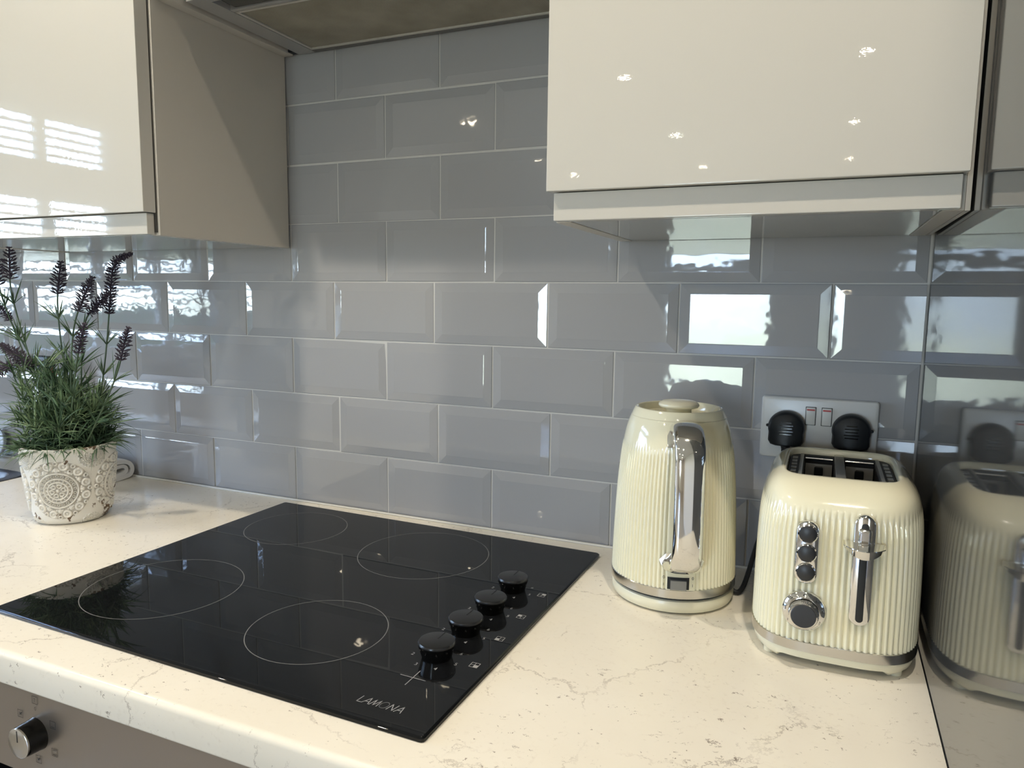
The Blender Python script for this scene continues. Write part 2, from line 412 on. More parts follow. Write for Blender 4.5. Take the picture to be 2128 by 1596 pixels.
# door_1: glazed back door
dr = struct(empty('door_1', ((DX0 + DX1) / 2, YB - .05, ZF)))
def dbox(name, x0, x1, z0, z1, d, m, y=0.0):
    c = dr.location
    return MB().box(x0 - c.x, x1 - c.x, y - d / 2, y + d / 2, z0 - c.z, z1 - c.z, b=.003 if d > .01 else 0).build(name, m, dr)
dbox('frame', DX0, DX0 + .07, ZF, DZ1, .07, M['upvc']); dbox('frame', DX1 - .07, DX1, ZF, DZ1, .07, M['upvc'])
dbox('frame', DX0 + .07, DX1 - .07, DZ1 - .07, DZ1, .07, M['upvc']); dbox('rail', DX0 + .07, DX1 - .07, .70, .84, .06, M['upvc'])
dbox('bottom_panel', DX0 + .07, DX1 - .07, ZF, -.55, .05, M['upvc'])
dbox('pane', DX0 + .07, DX1 - .07, -.55, .70, .006, M['pane']); dbox('pane', DX0 + .07, DX1 - .07, .84, DZ1 - .07, .006, M['pane'])
dbox('handle', DX1 - .06, DX1 - .04, .08, .20, .10, M['chrome'])
# daylight enters through these two openings (portals only guide the sampling of the sky)
def portal(name, loc, rot, sx, sy):
    l = bpy.data.lights.new(name, 'AREA'); l.shape = 'RECTANGLE'; l.size = sx; l.size_y = sy
    try: l.cycles.is_portal = True
    except Exception: pass
    o = bpy.data.objects.new(name, l); o.location = loc; o.rotation_euler = rot; C.objects.link(o)
portal('window_portal', (XL - .09, (WY0 + WY1) / 2, (WZ0 + WZ1) / 2), (0, R(-90), 0), WZ1 - WZ0, WY1 - WY0)
portal('door_portal', ((DX0 + DX1) / 2, YB - .09, .3), (R(90), 0, 0), DX1 - DX0, 1.8)

# ------------------------------------------------------------------ ceiling downlights
LAMP_W, LAMP_COL = 32.5, (1.0, .90, .745)
def downlight(x, y, label):
    t = empty('ceiling_light', (x, y, ZC)); tag(t, label, 'ceiling light', 'recessed downlights in the ceiling')
    MB().lathe([(.030, -.001), (.030, -.004), (.044, -.004), (.046, -.001), (.046, 0)], 32, cap0=False, cap1=False).build('bezel', M['chrome'], t)
    MB().lathe([(.030, -.002), (.001, -.002)], 24, cap0=False, cap1=True).build('lens', M['lamp'], t)
    l = bpy.data.lights.new('downlight_lamp', 'SPOT'); l.energy = LAMP_W; l.color = LAMP_COL
    l.spot_size = R(124); l.spot_blend = .7; l.shadow_soft_size = .022
    o = bpy.data.objects.new('downlight_lamp', l); o.location = (0, 0, -.008); link(o, t)
names_x = {0: 'window side', 1: 'middle', 2: 'tall-unit side'}
names_y = {0: 'row above the worktop edge', 1: 'second row from the worktop', 2: 'third row from the worktop', 3: 'fourth row from the worktop', 4: 'row nearest the back door'}
for j, y in enumerate((-.72, -1.95, -3.25, -4.63, -5.90)):
    for i, x in enumerate((-1.45, -.30 if j else -.235, .80)):
        downlight(x, y, 'round chrome-rimmed recessed downlight, %s, %s' % (names_x[i], names_y[j]))

# ------------------------------------------------------------------ wall tiles (bevelled, each its own object)
TW, TH = .2030, .1025
def tile_mesh(w, h, cut_r=False, cut_t=0.0, cut_l=False, name='tile'):
    rings = ((.0, .0), (.0, -.0040), (.0008, -.0048), (.0138, -.0063), (.0150, -.0065), (.0160, -.0065))
    rows = []
    for ins, y in rings:
        l = 0 if cut_l else ins; r = 0 if cut_r else ins; tp = 0 if cut_t else ins
        rows.append([(l, y, ins), (w - r, y, ins), (w - r, y, h - tp), (l, y, h - tp)])
    mb = MB().grid(rows, True, False, True)
    me = bpy.data.meshes.new(name); me.from_pydata(mb.v, [], mb.f); me.update(); me.materials.append(M['tile'])
    return me
full_tile = tile_mesh(TW - .0022, TH - .0022)
half_tile = tile_mesh(TW / 2 - .0022, TH - .0022, cut_r=True)
rowz = [0, .1023, .2048, .3074, .4096, .5116, .6154, .7190, .8215]
rowdx = [-.0018, -.0015, -.0024, -.0095, -.0009, .0021, -.0015, .0010]
rt = random.Random(3)
for r_ in range(8):
    z0 = rowz[r_] + .0011
    odd = (r_ % 2 == 0)                                         # first, third ... course
    hs = range(-24, 8, 2) if odd else range(-25, 8, 2)
    for h in hs:
        x0 = h * .1015 + rowdx[r_] + .0011
        if r_ >= 5 and (x0 + TW < -.215 or x0 > .45): continue  # behind the wall cabinets
        if x0 < XL + .01: continue
        last_half = (not odd) and h == 7
        if last_half:
            wd = PX - .0016 - x0
            me = tile_mesh(wd, TH - .0022, cut_r=True)
        elif odd and h == 6:
            me = tile_mesh(PX - .0016 - x0, TH - .0022)
        else:
            me = full_tile
        o = link(bpy.data.objects.new('tile', me), wb)
        o.location = (x0, -.0004, z0)
        o.rotation_euler = (R(rt.gauss(0, .22)), R(rt.gauss(0, .05)), R(rt.gauss(0, .16)))

# ------------------------------------------------------------------ worktop
SX0, SX1, SY0, SY1 = -1.40, -.832, -.50, -.092                  # sink cut-out
def wt_prof(y_back, y_front):
    pr = [(y_back, -.038), (y_back, 0.0)]
    if y_front < -.6:
        for k in range(6):
            a = k / 5 * PI / 2
            pr.append((y_front + .007 - .007 * math.sin(a), -.007 + .007 * math.cos(a)))
        for k in range(4):
            a = k / 3 * PI / 2
            pr.append((y_front + .004 - .004 * math.cos(a), -.034 - .004 * math.sin(a)))
    else:
        pr += [(y_front, 0), (y_front, -.038)]
    return pr
def wt_piece(mb, x0, x1, yb, yf):
    pr = wt_prof(yb, yf)
    xr = (lambda y: x1) if x1 < .5 else (lambda y: .8117 + .0088 * y)
    mb.grid([[(x0, y, z) for y, z in pr], [(xr(y), y, z) for y, z in pr]], True, True, True)
mb = MB()
wt_piece(mb, SX1, PX - .0012, -.0052, -.606); wt_piece(mb, XL + .004, SX0, -.0052, -.606)
wt_piece(mb, SX0, SX1, -.0052, SY1); wt_piece(mb, SX0, SX1, SY0, -.606)
wt = mb.build('worktop', M['worktop'])
tag(wt, 'cream laminate worktop with fine dark cracks and flecks', 'worktop')
MB().tube([(XL + .01, -.0095, .0015), (PX - .003, -.0095, .0015)], .0022, 6).build('sealant_strip', M['trim'], wt)

# sink at the far left
sk = empty('sink', ((SX0 + SX1) / 2, (SY0 + SY1) / 2, 0)); tag(sk, 'dark grey inset sink at the left end of the worktop', 'sink')
def rrect(hx, hy, r, n=8):
    out = []
    for cx, cy, a0 in ((hx - r, hy - r, 0), (-hx + r, hy - r, 90), (-hx + r, -hy + r, 180), (hx - r, -hy + r, 270)):
        for k in range(n + 1):
            a = R(a0 + 90 * k / n); out.append((cx + r * math.cos(a), cy + r * math.sin(a)))
    return out
hx, hy = (SX1 - SX0) / 2, (SY1 - SY0) / 2
rows = []
for ins, z, r in ((-.001, -.012, .055), (-.001, .0012, .055), (.004, .0025, .05), (.018, .0022, .045), (.022, -.003, .04), (.03, -.15, .04), (.07, -.16, .03)):
    rows.append([(x, y, z) for x, y in rrect(hx - ins, hy - ins, r)])
MB().grid(rows, True, False, True).build('bowl', M['sink'], sk)
MB().lathe([(.04, -.1595), (.04, -.158), (.02, -.157), (.002, -.157)], 24, cap0=False).build('waste', M['chrome'], sk)

# ------------------------------------------------------------------ base units, oven, tall unit
def base_unit(x0, x1, label, doors):
    t = empty('base_cabinet', ((x0 + x1) / 2, -.30, ZF)); tag(t, label, 'cabinet', 'base cabinets below the worktop')
    w2 = (x1 - x0) / 2 - .001; top = -.0385 - ZF
    if label.startswith('cream gloss sink'):
        MB().box(-w2, w2, -.262, .285, .15, top - .20).build('carcass', M['cream_satin'], t, sm=False)
    else:
        MB().box(-w2, w2, -.262, .285, .15, top).build('carcass', M['cream_satin'], t, sm=False)
    MB().box(-w2, w2, -.22, .25, 0, .15).build('plinth', M['cream_gloss'], t, sm=False)
    for d in range(doors):
        a = -w2 + d * 2 * w2 / doors + .0015; b = -w2 + (d + 1) * 2 * w2 / doors - .0015
        MB().box(a, b, -.284, -.262, .155, top - .035, b=.0012).build('door', M['cream_gloss'], t)
    return t
base_unit(.405, .8005, 'cream gloss base cabinet between oven and tall unit', 1)
base_unit(-.81, -.205, 'cream gloss base cabinet beside the oven, below the potted plant', 1)
base_unit(-1.42, -.812, 'cream gloss sink base cabinet below the dark sink', 2)
base_unit(XL + .02, -1.422, 'cream gloss base cabinet in the window corner', 2)

ov = empty('oven', (.10, -.30, ZF)); tag(ov, 'built-in stainless steel oven below the hob with round knob', 'oven')
def ob(name, x0, x1, y0, y1, z0, z1, m, b=.001):
    c = ov.location
    return MB().box(x0 - c.x, x1 - c.x, y0 - c.y, y1 - c.y, z0 - c.z, z1 - c.z, b=b).build(name, m, ov)
ob('housing', -.203, .403, -.565, -.02, ZF, -.0385, M['cream_satin'])
ob('fascia', -.199, .399, -.590, -.566, -.152, -.042, M['fascia'], .0015)
door_o = ob('door', -.199, .399, -.592, -.566, -.62, -.157, M['black_glass'], .002)
c = ov.location
hm = MB().tube([(-.15 - c.x, -.592 - c.y, -.2 - c.z), (-.15 - c.x, -.635 - c.y, -.2 - c.z), (.35 - c.x, -.635 - c.y, -.2 - c.z), (.35 - c.x, -.592 - c.y, -.2 - c.z)], .008, 12)
hm.build('handle', M['brushed'], door_o)
ob('drawer_front', -.199, .399, -.590, -.566, -.75, -.625, M['cream_gloss'])
def oven_knob(x, z, lab=None):
    cx, cy, cz = x - c.x, -.590 - c.y, z - c.z
    T = Matrix.Translation((cx, cy, cz)) @ Matrix.Rotation(R(90), 4, 'X')
    k = MB().lathe([(.0185, 0), (.0178, .004), (.0172, .016), (.0168, .019)], 40, cap0=False, cap1=True).xf(T).build('control_knob', M['black_gloss'], ov)
    MB().lathe([(.0168, .0188), (.0166, .0205), (.0155, .0212), (.0005, .0212)], 40, cap0=False).xf(T).build('cap', M['brushed'], k)
    MB().box(-.0004, .0004, .002, .0150, .0211, .0216).xf(T).build('pointer_line', M['dark_print'], k)
    return k
oven_knob(-.078, -.097); oven_knob(.278, -.097)
def symbol(x, z, kind):
    mb = MB(); s = .0042; T = Matrix.Translation((x - c.x, -.5906 - c.y, z - c.z)) @ Matrix.Rotation(R(90), 4, 'X')
    if kind != 'o':
        stroke(mb, [(-s, -s), (s, -s), (s, s), (-s, s)], .0005, 0, True)
    if kind == 'fan':
        for k in range(4):
            a = PI / 2 * k + PI / 4; stroke(mb, [(0, 0), (.0018 * math.cos(a), .0018 * math.sin(a))], .0009, 0)
    elif kind == 'o':
        stroke(mb, [(.0011 * math.cos(a / 10 * 2 * PI), .0019 * math.sin(a / 10 * 2 * PI)) for a in range(10)], .0004, 0, True)
    elif kind == 'lamp':
        stroke(mb, [(0, -.0022), (0, .0012)], .0005, 0); stroke(mb, [(-.001, .0018), (.001, .0018)], .0005, 0)
    elif kind == 'bar':
        stroke(mb, [(-.0026, -.0026), (.0026, -.0026)], .0006, 0)
    elif kind == 'two':
        stroke(mb, [(-.0026, -.0026), (.0026, -.0026)], .0006, 0); stroke(mb, [(-.0026, .0026), (.0026, .0026)], .0006, 0)
    mb.xf(T).build('printed_symbol', M['dark_print'], ov, sm=False)
for x_, z_, k_ in ((-.0775, -.0575, 'lamp'), (-.0775, -.0675, 'o'), (-.1035, -.0795, 'fan'), (-.0500, -.0795, 'bar'), (-.0500, -.1115, 'two'), (-.0775, -.127, 'fan')):
    symbol(x_, z_, k_)

PHI = R(-.5)
tu = empty('tall_unit', (.8125, 0, ZF), PHI); tag(tu, 'tall charcoal gloss housing unit closing the right end', 'cabinet')
c2 = Vector((.8125, 0, ZF)); PX2 = .8125
MB().box(0, .020, -.632, -.0095, 0, 1.32 - ZF, b=.0012).build('end_panel', M['panel'], tu)
MB().box(.021, .628, -.600, -.0250, .0, 1.32 - ZF).build('carcass', M['cream_satin'], tu, sm=False)
MB().box(.023, .626, -.624, -.601, .16, 1.10, b=.001).build('door', M['panel'], tu)
MB().box(.023, .626, -.624, -.601, 1.104, 2.2, b=.001).build('door', M['panel'], tu)

# ------------------------------------------------------------------ wall cabinets and hood
CZ0, CZ1 = .4700, 1.19
def wall_cab(x0, x1, label, dx0=.003, dx1=.003):
    t = empty('wall_cabinet', ((x0 + x1) / 2, -.15, CZ0)); tag(t, label, 'cabinet')
    c = t.location
    def b(name, xa, xb, ya, yb, za, zb, m, bev=.0008, par=None):
        return MB().box(xa - c.x, xb - c.x, ya - c.y, yb - c.y, za - c.z, zb - c.z, b=bev).build(name, m, par or t)
    b('side_panel', x0, x0 + .018, -.288, -.010, CZ0, CZ1, M['cream_satin']); b('side_panel', x1 - .018, x1, -.288, -.010, CZ0, CZ1, M['cream_satin'])
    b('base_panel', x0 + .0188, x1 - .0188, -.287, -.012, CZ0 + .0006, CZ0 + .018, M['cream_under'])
    b('back_panel', x0 + .02, x1 - .02, -.013, -.010, CZ0 + .02, CZ1 - .02, M['cream_satin'])
    b('top_panel', x0 + .0188, x1 - .0188, -.287, -.012, CZ1 - .018, CZ1, M['cream_satin'])
    # handleless door: front slab, set-back lower grip rail
    d = b('door', x0 + dx0 - .006, x1 - dx1, -.312, -.2905, CZ0 + .0315, CZ1, M['cream_gloss'], .0012)
    b('grip_rail', x0 + dx0, x1 - dx1 - .004, -.3035, -.2905, CZ0 + .0005, CZ0 + .0308, M['cream_gloss'], .0012, d)
    b('gap_shade_sheet', x0 + .004, x1 - .004, -.2903, -.2882, CZ0 + .004, CZ1 - .004, M['carcass_gap'], 0, d)  # added dark sheet, paints the shade in the gap behind the door
    return t
wall_cab(.4085, .8035, 'cream gloss wall cabinet above the kettle and toaster', dx0=.002, dx1=.001)
wall_cab(-.806, -.2039, 'cream gloss wall cabinet above the potted lavender', dx0=.010, dx1=.0035)
wall_cab(-1.41, -.808, 'cream gloss wall cabinet above the sink')
fl = MB().box(.8040, .8086, -.285, -.012, CZ0, CZ1, b=.0005).build('filler_strip', M['cream_satin'])
tag(fl, 'narrow cream filler strip between wall cabinet and charcoal panel', 'filler')

M['hood_edge'] = mat('dark_hood_edge', (.16, .155, .15), .45, .3)
M['hood_rim'] = mat('pale_filter_rim', (.62, .60, .55), .4, .3)
hd = empty('cooker_hood', (.10, -.14, .80)); tag(hd, 'dark grey built-in cooker hood with metal mesh filter above the hob', 'cooker hood')
ch = hd.location
def hb(name, x0, x1, y0, y1, z0, z1, m, bev=.0008, par=None):
    return MB().box(x0 - ch.x, x1 - ch.x, y0 - ch.y, y1 - ch.y, z0 - ch.z, z1 - ch.z, b=bev).build(name, m, par or hd)
hb('housing', -.172, .3865, -.254, -.0095, .809, .90, M['steel_dark'])
hb('border', -.172, -.138, -.254, -.0095, .800, .8088, M['steel_dark']); hb('border', .355, .3865, -.254, -.0095, .800, .8088, M['steel_dark'])
hb('border', -.1378, .3548, -.0195, -.0095, .800, .8088, M['hood_edge'])
hb('border', -.1378, .3548, -.2545, -.245, .797, .8088, M['steel_dark'])
hb('cross_bar', -.1378, .3548, -.2045, -.197, .8005, .8088, M['steel_dark'])
fr = hb('filter_frame', -.1368, .3540, -.1955, -.0200, .8045, .8086, M['hood_rim'])
hb('filter_rim', -.1368, .3540, -.0255, -.0200, .8005, .8046, M['hood_rim'], .0006, fr); hb('filter_rim', -.1368, -.1318, -.1955, -.0257, .8005, .8046, M['hood_rim'], .0006, fr)
hb('filter_rim', -.1316, .3540, -.1955, -.191, .8005, .8046, M['hood_rim'], .0006, fr)
hb('mesh', -.1300, .3535, -.1905, -.0270, .8020, .8044, M['filter'], 0, fr)
hb('light_panel', -.126, .3540, -.2445, -.206, .8025, .8086, M['panel'])
hb('side_strip', -.2030, -.1835, -.286, -.0125, .7985, .90, M['cream_satin']); hb('side_strip', .3885, .4065, -.286, -.0125, .7985, .90, M['cream_satin'])
hb('bracket', -.1833, -.1722, -.026, -.0125, .8005, .86, M['black_plastic'])
hc = empty('hood_cabinet', (.10, -.15, .905)); tag(hc, 'cream gloss cabinet front above the cooker hood', 'cabinet')
MB().box(-.302, .305, -.136, .138, -.003, .285).build('carcass', M['cream_satin'], hc, sm=False)
MB().box(-.3, .303, -.162, -.1385, .0, .285, b=.001).build('door', M['cream_gloss'], hc)

# ------------------------------------------------------------------ ceramic hob
HA = R(-1.1)
hob = empty('ceramic_hob', (.0945, -.299, .0006), HA); tag(hob, 'black glass ceramic hob with four black control knobs', 'hob')
Hinv = (Matrix.Translation(hob.location) @ Matrix.Rotation(HA, 4, 'Z')).inverted()
def hl(x, y): v = Hinv @ Vector((x, y, 0)); return (v.x, v.y)
HW, HD = .3035, .2545
rows = []
for ins, z in ((.0, 0), (0, .0030), (.0012, .0046), (.0018, .0050)):
    rows.append([(sx * 1, sy * 1, z) for sx, sy in rrect(HW - ins, HD - ins, .004, 3)])
MB().grid(rows, True, True, True).build('glass_top', M['black_glass'], hob, ang=20)
ZG = .00515
def ring(cx, cy, r):
    x, y = hl(cx, cy); mb = MB(); n = 96; v = []; f = []
    for k in range(n):
        a = 2 * PI * k / n
        v += [(x + (r - .0005) * math.cos(a), y + (r - .0005) * math.sin(a), ZG), (x + (r + .0005) * math.cos(a), y + (r + .0005) * math.sin(a), ZG)]
        f.append((2 * k, 2 * k + 1, 2 * ((k + 1) % n) + 1, 2 * ((k + 1) % n)))
    mb.add(v, f).build('burner_ring', M['ring'], hob, sm=False)
M['ring'] = mat('grey_burner_print', (.16, .16, .16), .5)
for cx, cy, r in ((-.085, -.150, .0815), (.1655, -.167, .0965), (-.079, -.4145, .0970), (.1795, -.4305, .0795)): ring(cx, cy, r)
icons = ('tr', 'tl', 'bl', 'br')
for ki, (kx, ky) in enumerate(((.3375, -.2320), (.3375, -.3015), (.3360, -.3650), (.3340, -.4290))):
    x, y = hl(kx, ky)
    k = MB().lathe([(.0160, ZG), (.0162, .0065), (.0178, .0120), (.0196, .0180), (.0200, .0205)], 48, (x, y), True, True).build('control_knob', M['black_gloss'], hob)
    MB().lathe([(.0200, .0203), (.0201, .0220), (.0192, .0235), (.0175, .0241), (.0003, .0243)], 48, (x, y), False, True).build('knob_cap', M['knob_top'], k)
    MB().box(x - .0004, x + .0004, y + .002, y + .0175, .0242, .02448).build('pointer_line', M['black_gloss'], k, sm=False)
    for d in range(7):
        a = R(90 + 51.4 * d)
        text_mesh(str(d), .0072).xf(Matrix.Translation((x + .0268 * math.cos(a), y + .0255 * math.sin(a), ZG))).build('printed_number', M['print'], hob, sm=False)
    ix, iy = hl(.3785, ky + (.0005 if ki > 1 else -.001)); mb = MB(); s = .0046
    stroke(mb, [(ix - s, iy - s), (ix + s, iy - s), (ix + s, iy + s), (ix - s, iy + s)], .0007, ZG, True)
    stroke(mb, [(ix - s, iy), (ix + s, iy)], .0006, ZG); stroke(mb, [(ix, iy - s), (ix, iy + s)], .0006, ZG)
    qx = ix if icons[ki][1] == 'r' else ix - s; qy = iy if icons[ki][0] == 't' else iy - s
    mb.add([(qx, qy, ZG + .00003), (qx + s, qy, ZG + .00003), (qx + s, qy + s, ZG + .00003), (qx, qy + s, ZG + .00003)], [(0, 1, 2, 3)])
    mb.build('burner_symbol', M['print'], hob, sm=False)
mb = MB()
stroke(mb, [hl(.3185, -.4762), hl(.3475, -.4768)], .0008, ZG); stroke(mb, [hl(.3332, -.4622), hl(.3330, -.4912)], .0008, ZG)
mb.build('corner_mark', M['print'], hob, sm=False)
# maker's lettering, thin slanted capitals
L_ = {'L': (.58, [[(0, 1), (0, 0), (.55, 0)]]),
      'A': (.92, [[(0, 0), (.52, 1), (.86, 0)], [(.26, .33), (.74, .33)]]),
      'M': (1.02, [[(0, 0), (.22, 1), (.46, .05), (.86, 1), (.98, 0)]]),
      'O': (1.12, [[(.52 + .50 * math.cos(2 * PI * k / 28), .5 + .52 * math.sin(2 * PI * k / 28)) for k in range(29)]]),
      'N': (.92, [[(0, 0), (.10, 1), (.72, 0), (.82, 1)]])}
word = 'LAMONA'; hgt = .0098; tot = sum(L_[k][0] for k in word) + .1 * 5; ux = .0490 / tot
pen = 0; mb = MB(); ox, oy = hl(.3062, -.5345)
for k in word:
    for st in L_[k][1]:
        stroke(mb, [(ox + (pen + p[0]) * ux + p[1] * .0016, oy + p[1] * hgt) for p in st], .0008, ZG)
    pen += L_[k][0] + .1
mb.build('printed_lettering', M['print'], hob, sm=False)

# ------------------------------------------------------------------ kettle and its base
KX, KY = .5259, -.1334
kb = empty('kettle_stand', (KX, KY, 0)); tag(kb, 'round cream power base under the ribbed kettle', 'kettle base')
MB().lathe([(.070, .0005), (.0765, .0030), (.0785, .0070), (.0788, .0130), (.0775, .0170), (.0740, .0186), (.002, .0186)], 72).build('base_disc', M['cream_plastic'], kb)
MB().lathe([(.066, .0002), (.066, .0012)], 48).build('foot_ring', M['rubber'], kb)
kt = empty('kettle', (KX, KY, .0190)); tag(kt, 'cream ribbed electric kettle with chrome handle, standing left of toaster', 'kettle')
Z0 = .0190
def interp(tab, z):
    for (a, ra), (b, rb) in zip(tab, tab[1:]):
        if z <= b: 
            t = (z - a) / (b - a); t = max(0, min(1, t)); return ra + (rb - ra) * t
    return tab[-1][1]
def catmull(tab, z):
    n = len(tab)
    for i in range(n - 1):
        if z <= tab[i + 1][0] or i == n - 2:
            a, b = tab[i], tab[i + 1]; p = tab[max(i - 1, 0)]; q = tab[min(i + 2, n - 1)]
            h = b[0] - a[0]; t = max(0, min(1, (z - a[0]) / h))
            m0 = (b[1] - p[1]) / max(b[0] - p[0], 1e-6) * h; m1 = (q[1] - a[1]) / max(q[0] - a[0], 1e-6) * h
            return (2*t**3 - 3*t*t + 1) * a[1] + (t**3 - 2*t*t + t) * m0 + (-2*t**3 + 3*t*t) * b[1] + (t**3 - t*t) * m1
KP = [(.033, .0800), (.066, .0791), (.12, .0770), (.15, .0753), (.172, .0735), (.194, .0710), (.210, .0683), (.222, .0655), (.231, .0627), (.238, .0598)]
TH_H = R(-72.0)                                                  # direction of the handle
def ss(a, b, x): t = max(0, min(1, (x - a) / (b - a))); return t * t * (3 - 2 * t)
NR = 92; n = NR * 8; rows = []
zs = [.033, .0335, .036] + [.045 + .0125 * i for i in range(12)] + [.19, .195, .200, .205, .210, .214, .218, .222, .226, .230, .234, .2365, .238]
for z in zs:
    r0 = catmull(KP, z); row = []
    for j in range(n):
        a = 2 * PI * j / n; da = abs((a - TH_H + PI) % (2 * PI) - PI)
        flat = ss(.20, .235, da)
        top = 1 - ss(.186 + .004 * math.cos(a * NR), .206, z)
        g = 1 - abs(math.sin(a * NR / 2))
        r = r0 - 0.0020 * (g ** 1.15) * flat * top
        row.append((r * math.cos(a), r * math.sin(a), z - Z0))
    rows.append(row)
MB().grid(rows, True, True, True).build('body', M['cream_enamel'], kt, ang=80)
MB().lathe([(.0795, .0218 - Z0), (.0803, .0225 - Z0), (.0803, .0328 - Z0), (.0797, .0336 - Z0), (.078, .0338 - Z0)], 96, cap1=False).build('band', M['brushed'], kt)
MB().lathe([(.0765, 0.0), (.0765, .0222 - Z0)], 72).build('underside', M['black_plastic'], kt)
lid = MB().lathe([(.0597, .2382 - Z0), (.0593, .2394 - Z0), (.0575, .2435 - Z0), (.0556, .2472 - Z0), (.0542, .2486 - Z0), (.0528, .2488 - Z0), (.0515, .2480 - Z0), (.0505, .2455 - Z0), (.0490, .2392 - Z0), (.045, .2366 - Z0), (.002, .2366 - Z0)], 96, cap0=False).build('lid', M['cream_enamel'], kt)
MB().lathe([(.0165, .2362 - Z0), (.0160, .2460 - Z0), (.0245, .2487 - Z0), (.0258, .2506 - Z0), (.0252, .2530 - Z0), (.0215, .2556 - Z0), (.012, .2568 - Z0), (.001, .2570 - Z0)], 64, cap0=False).build('lid_knob', M['cream_plastic'], lid)
# handle: chrome loop swept outwards from the body
def radial(r, z, s, th=TH_H):                                   # r outwards, s sideways
    return (r * math.cos(th) - s * math.sin(th), r * math.sin(th) + s * math.cos(th), z - Z0)
path = bez((.056, .2270), (.082, .2400), (.1060, .2310), (.1115, .200), 14) + bez((.1115, .200), (.1140, .168), (.1155, .130), (.1150, .094), 10)[1:] + bez((.1150, .094), (.1140, .078), (.100, .0680), (.0775, .0650), 14)[1:]
rows = []; NP = len(path)
for i, (r, z) in enumerate(path):
    a = path[max(i - 1, 0)]; b = path[min(i + 1, NP - 1)]
    tx, tz = b[0] - a[0], b[1] - a[1]; l = math.hypot(tx, tz); nx, nz = -tz / l, tx / l
    t = i / (NP - 1)
    wd = .0185 - .0012 * math.sin(PI * t) + .0050 * ss(.82, 1, t)
    th = .0068 + .0030 * ss(.75, 1, t) + .003 * (1 - ss(0, .2, t))
    row = []
    for k in range(24):
        q = 2 * PI * k / 24; cq, sq = math.cos(q), math.sin(q)
        sx = wd * math.copysign(abs(cq) ** .75, cq); sy = th * math.copysign(abs(sq) ** .75, sq)
        row.append(radial(r - nx * sy, z - nz * sy, sx))
    rows.append(row)
MB().grid(rows, True, True, True).build('handle', M['chrome'], kt, ang=70)
# escutcheon plate behind the foot of the handle
rows = []
for z in [.0560, .0570, .0595, .0640, .0700, .0760, .0790]:
    hw = .0275 * max(0.02, 1 - ((.0700 - z) / .0142) ** 2) ** .5 if z < .0700 else .0275 - (z - .07) * .9
    r0 = catmull(KP, z) + .0012
    rows.append([(r0 * math.cos(TH_H + q * hw / r0), r0 * math.sin(TH_H + q * hw / r0), z - Z0) for q in [-1 + 2 * k / 16 for k in range(17)]])
MB().grid(rows, False).build('handle_plate', M['chrome'], kt, ang=60)
rows = []
for z in [.208, .214, .222, .2300, .2345]:
    hw = .0215 - max(0, z - .222) * .5
    r0 = catmull(KP, z) + .0012
    rows.append([(r0 * math.cos(TH_H + q * hw / r0), r0 * math.sin(TH_H + q * hw / r0), z - Z0) for q in [-1 + 2 * k / 16 for k in range(17)]])
MB().grid(rows, False).build('handle_plate', M['chrome'], kt, ang=60)
# rocker switch and its marks
TS = R(-74.5)
def on_body(th, z, off, du, dz):
    r0 = catmull(KP, z) + off; a = th + du / r0
    return (r0 * math.cos(a), r0 * math.sin(a), z + dz - Z0)
def body_patch(name, z0, z1, w, off, m, par, n=8, th=TS):
    rows = []
    for z in (z0, z0, z1, z1):
        pass
    base = [[on_body(th, z, -.002, q * w / 2, 0) for q in [-1 + 2 * k / n for k in range(n + 1)]] for z in (z0, z1)]
    out = [[on_body(th, z, off, q * (w / 2 - .0006), 0) for q in [-1 + 2 * k / n for k in range(n + 1)]] for z in (z0 + .0006, z1 - .0006)]
    return MB().grid([base[0], out[0], out[1], base[1]], False).build(name, m, par, ang=30)
sw = body_patch('switch_housing', .0340, .0500, .0275, .0010, M['black_plastic'], kt)
body_patch('switch_rocker', .0345, .0470, .0205, .0042, M['smoke'], sw)
def body_text(txt, du, z, size):
    mb = text_mesh(txt, size)
    v = [on_body(TS, z + y, .0004, du + x, 0) for x, y, _ in mb.v]
    MB().add(v, mb.f).build('printed_mark', M['dark_print'], kt, sm=False)
for du in (-.0175, .0175): body_text('0', du, .0485, .0052); body_text('I', du, .0395, .0052)
body_patch('water_gauge', .045, .170, .010, .0012, M['black_plastic'], kt, 4, R(-178))

# ------------------------------------------------------------------ toaster
TX, TY = .7195, -.1585
ts = empty('toaster', (TX, TY, 0)); tag(ts, 'cream ribbed two-slot toaster beside the charcoal end panel', 'toaster')
TA = [(.030, .0862), (.09, .0857), (.14, .0843), (.160, .0828), (.174, .0802), (.184, .0765), (.191, .0712), (.1955, .0655), (.1975, .0605)]
TB = [(.030, .1245), (.09, .1240), (.14, .1228), (.160, .1208), (.174, .1172), (.184, .1115), (.191, .1035), (.1955, .0935), (.1975, .0830)]
def yoff(z): return .008 * ss(.170, .1955, z)
def supt(a, b, n_, t):
    ct, st = math.cos(t), math.sin(t)
    return (a * math.copysign(abs(ct) ** (2 / n_), ct), b * math.copysign(abs(st) ** (2 / n_), st))
dense = [supt(.0862, .1245, 3.7, 2 * PI * k / 6000) for k in range(6001)]
cum = [0]
for p, q in zip(dense, dense[1:]): cum.append(cum[-1] + math.hypot(q[0] - p[0], q[1] - p[1]))
LT = cum[-1]; NRT = 118; n = NRT * 7; tpar = []; j = 0
for k in range(n):
    s = LT * k / n
    while cum[j + 1] < s: j += 1
    tpar.append(2 * PI * (j + (s - cum[j]) / max(cum[j + 1] - cum[j], 1e-9)) / 6000)
rows = []
zs = [.030, .0308, .034] + [.04 + .012 * i for i in range(9)] + [.142, .148, .154, .159, .164, .169, .174, .179, .184, .188, .191, .1935, .1955, .1968, .1975]
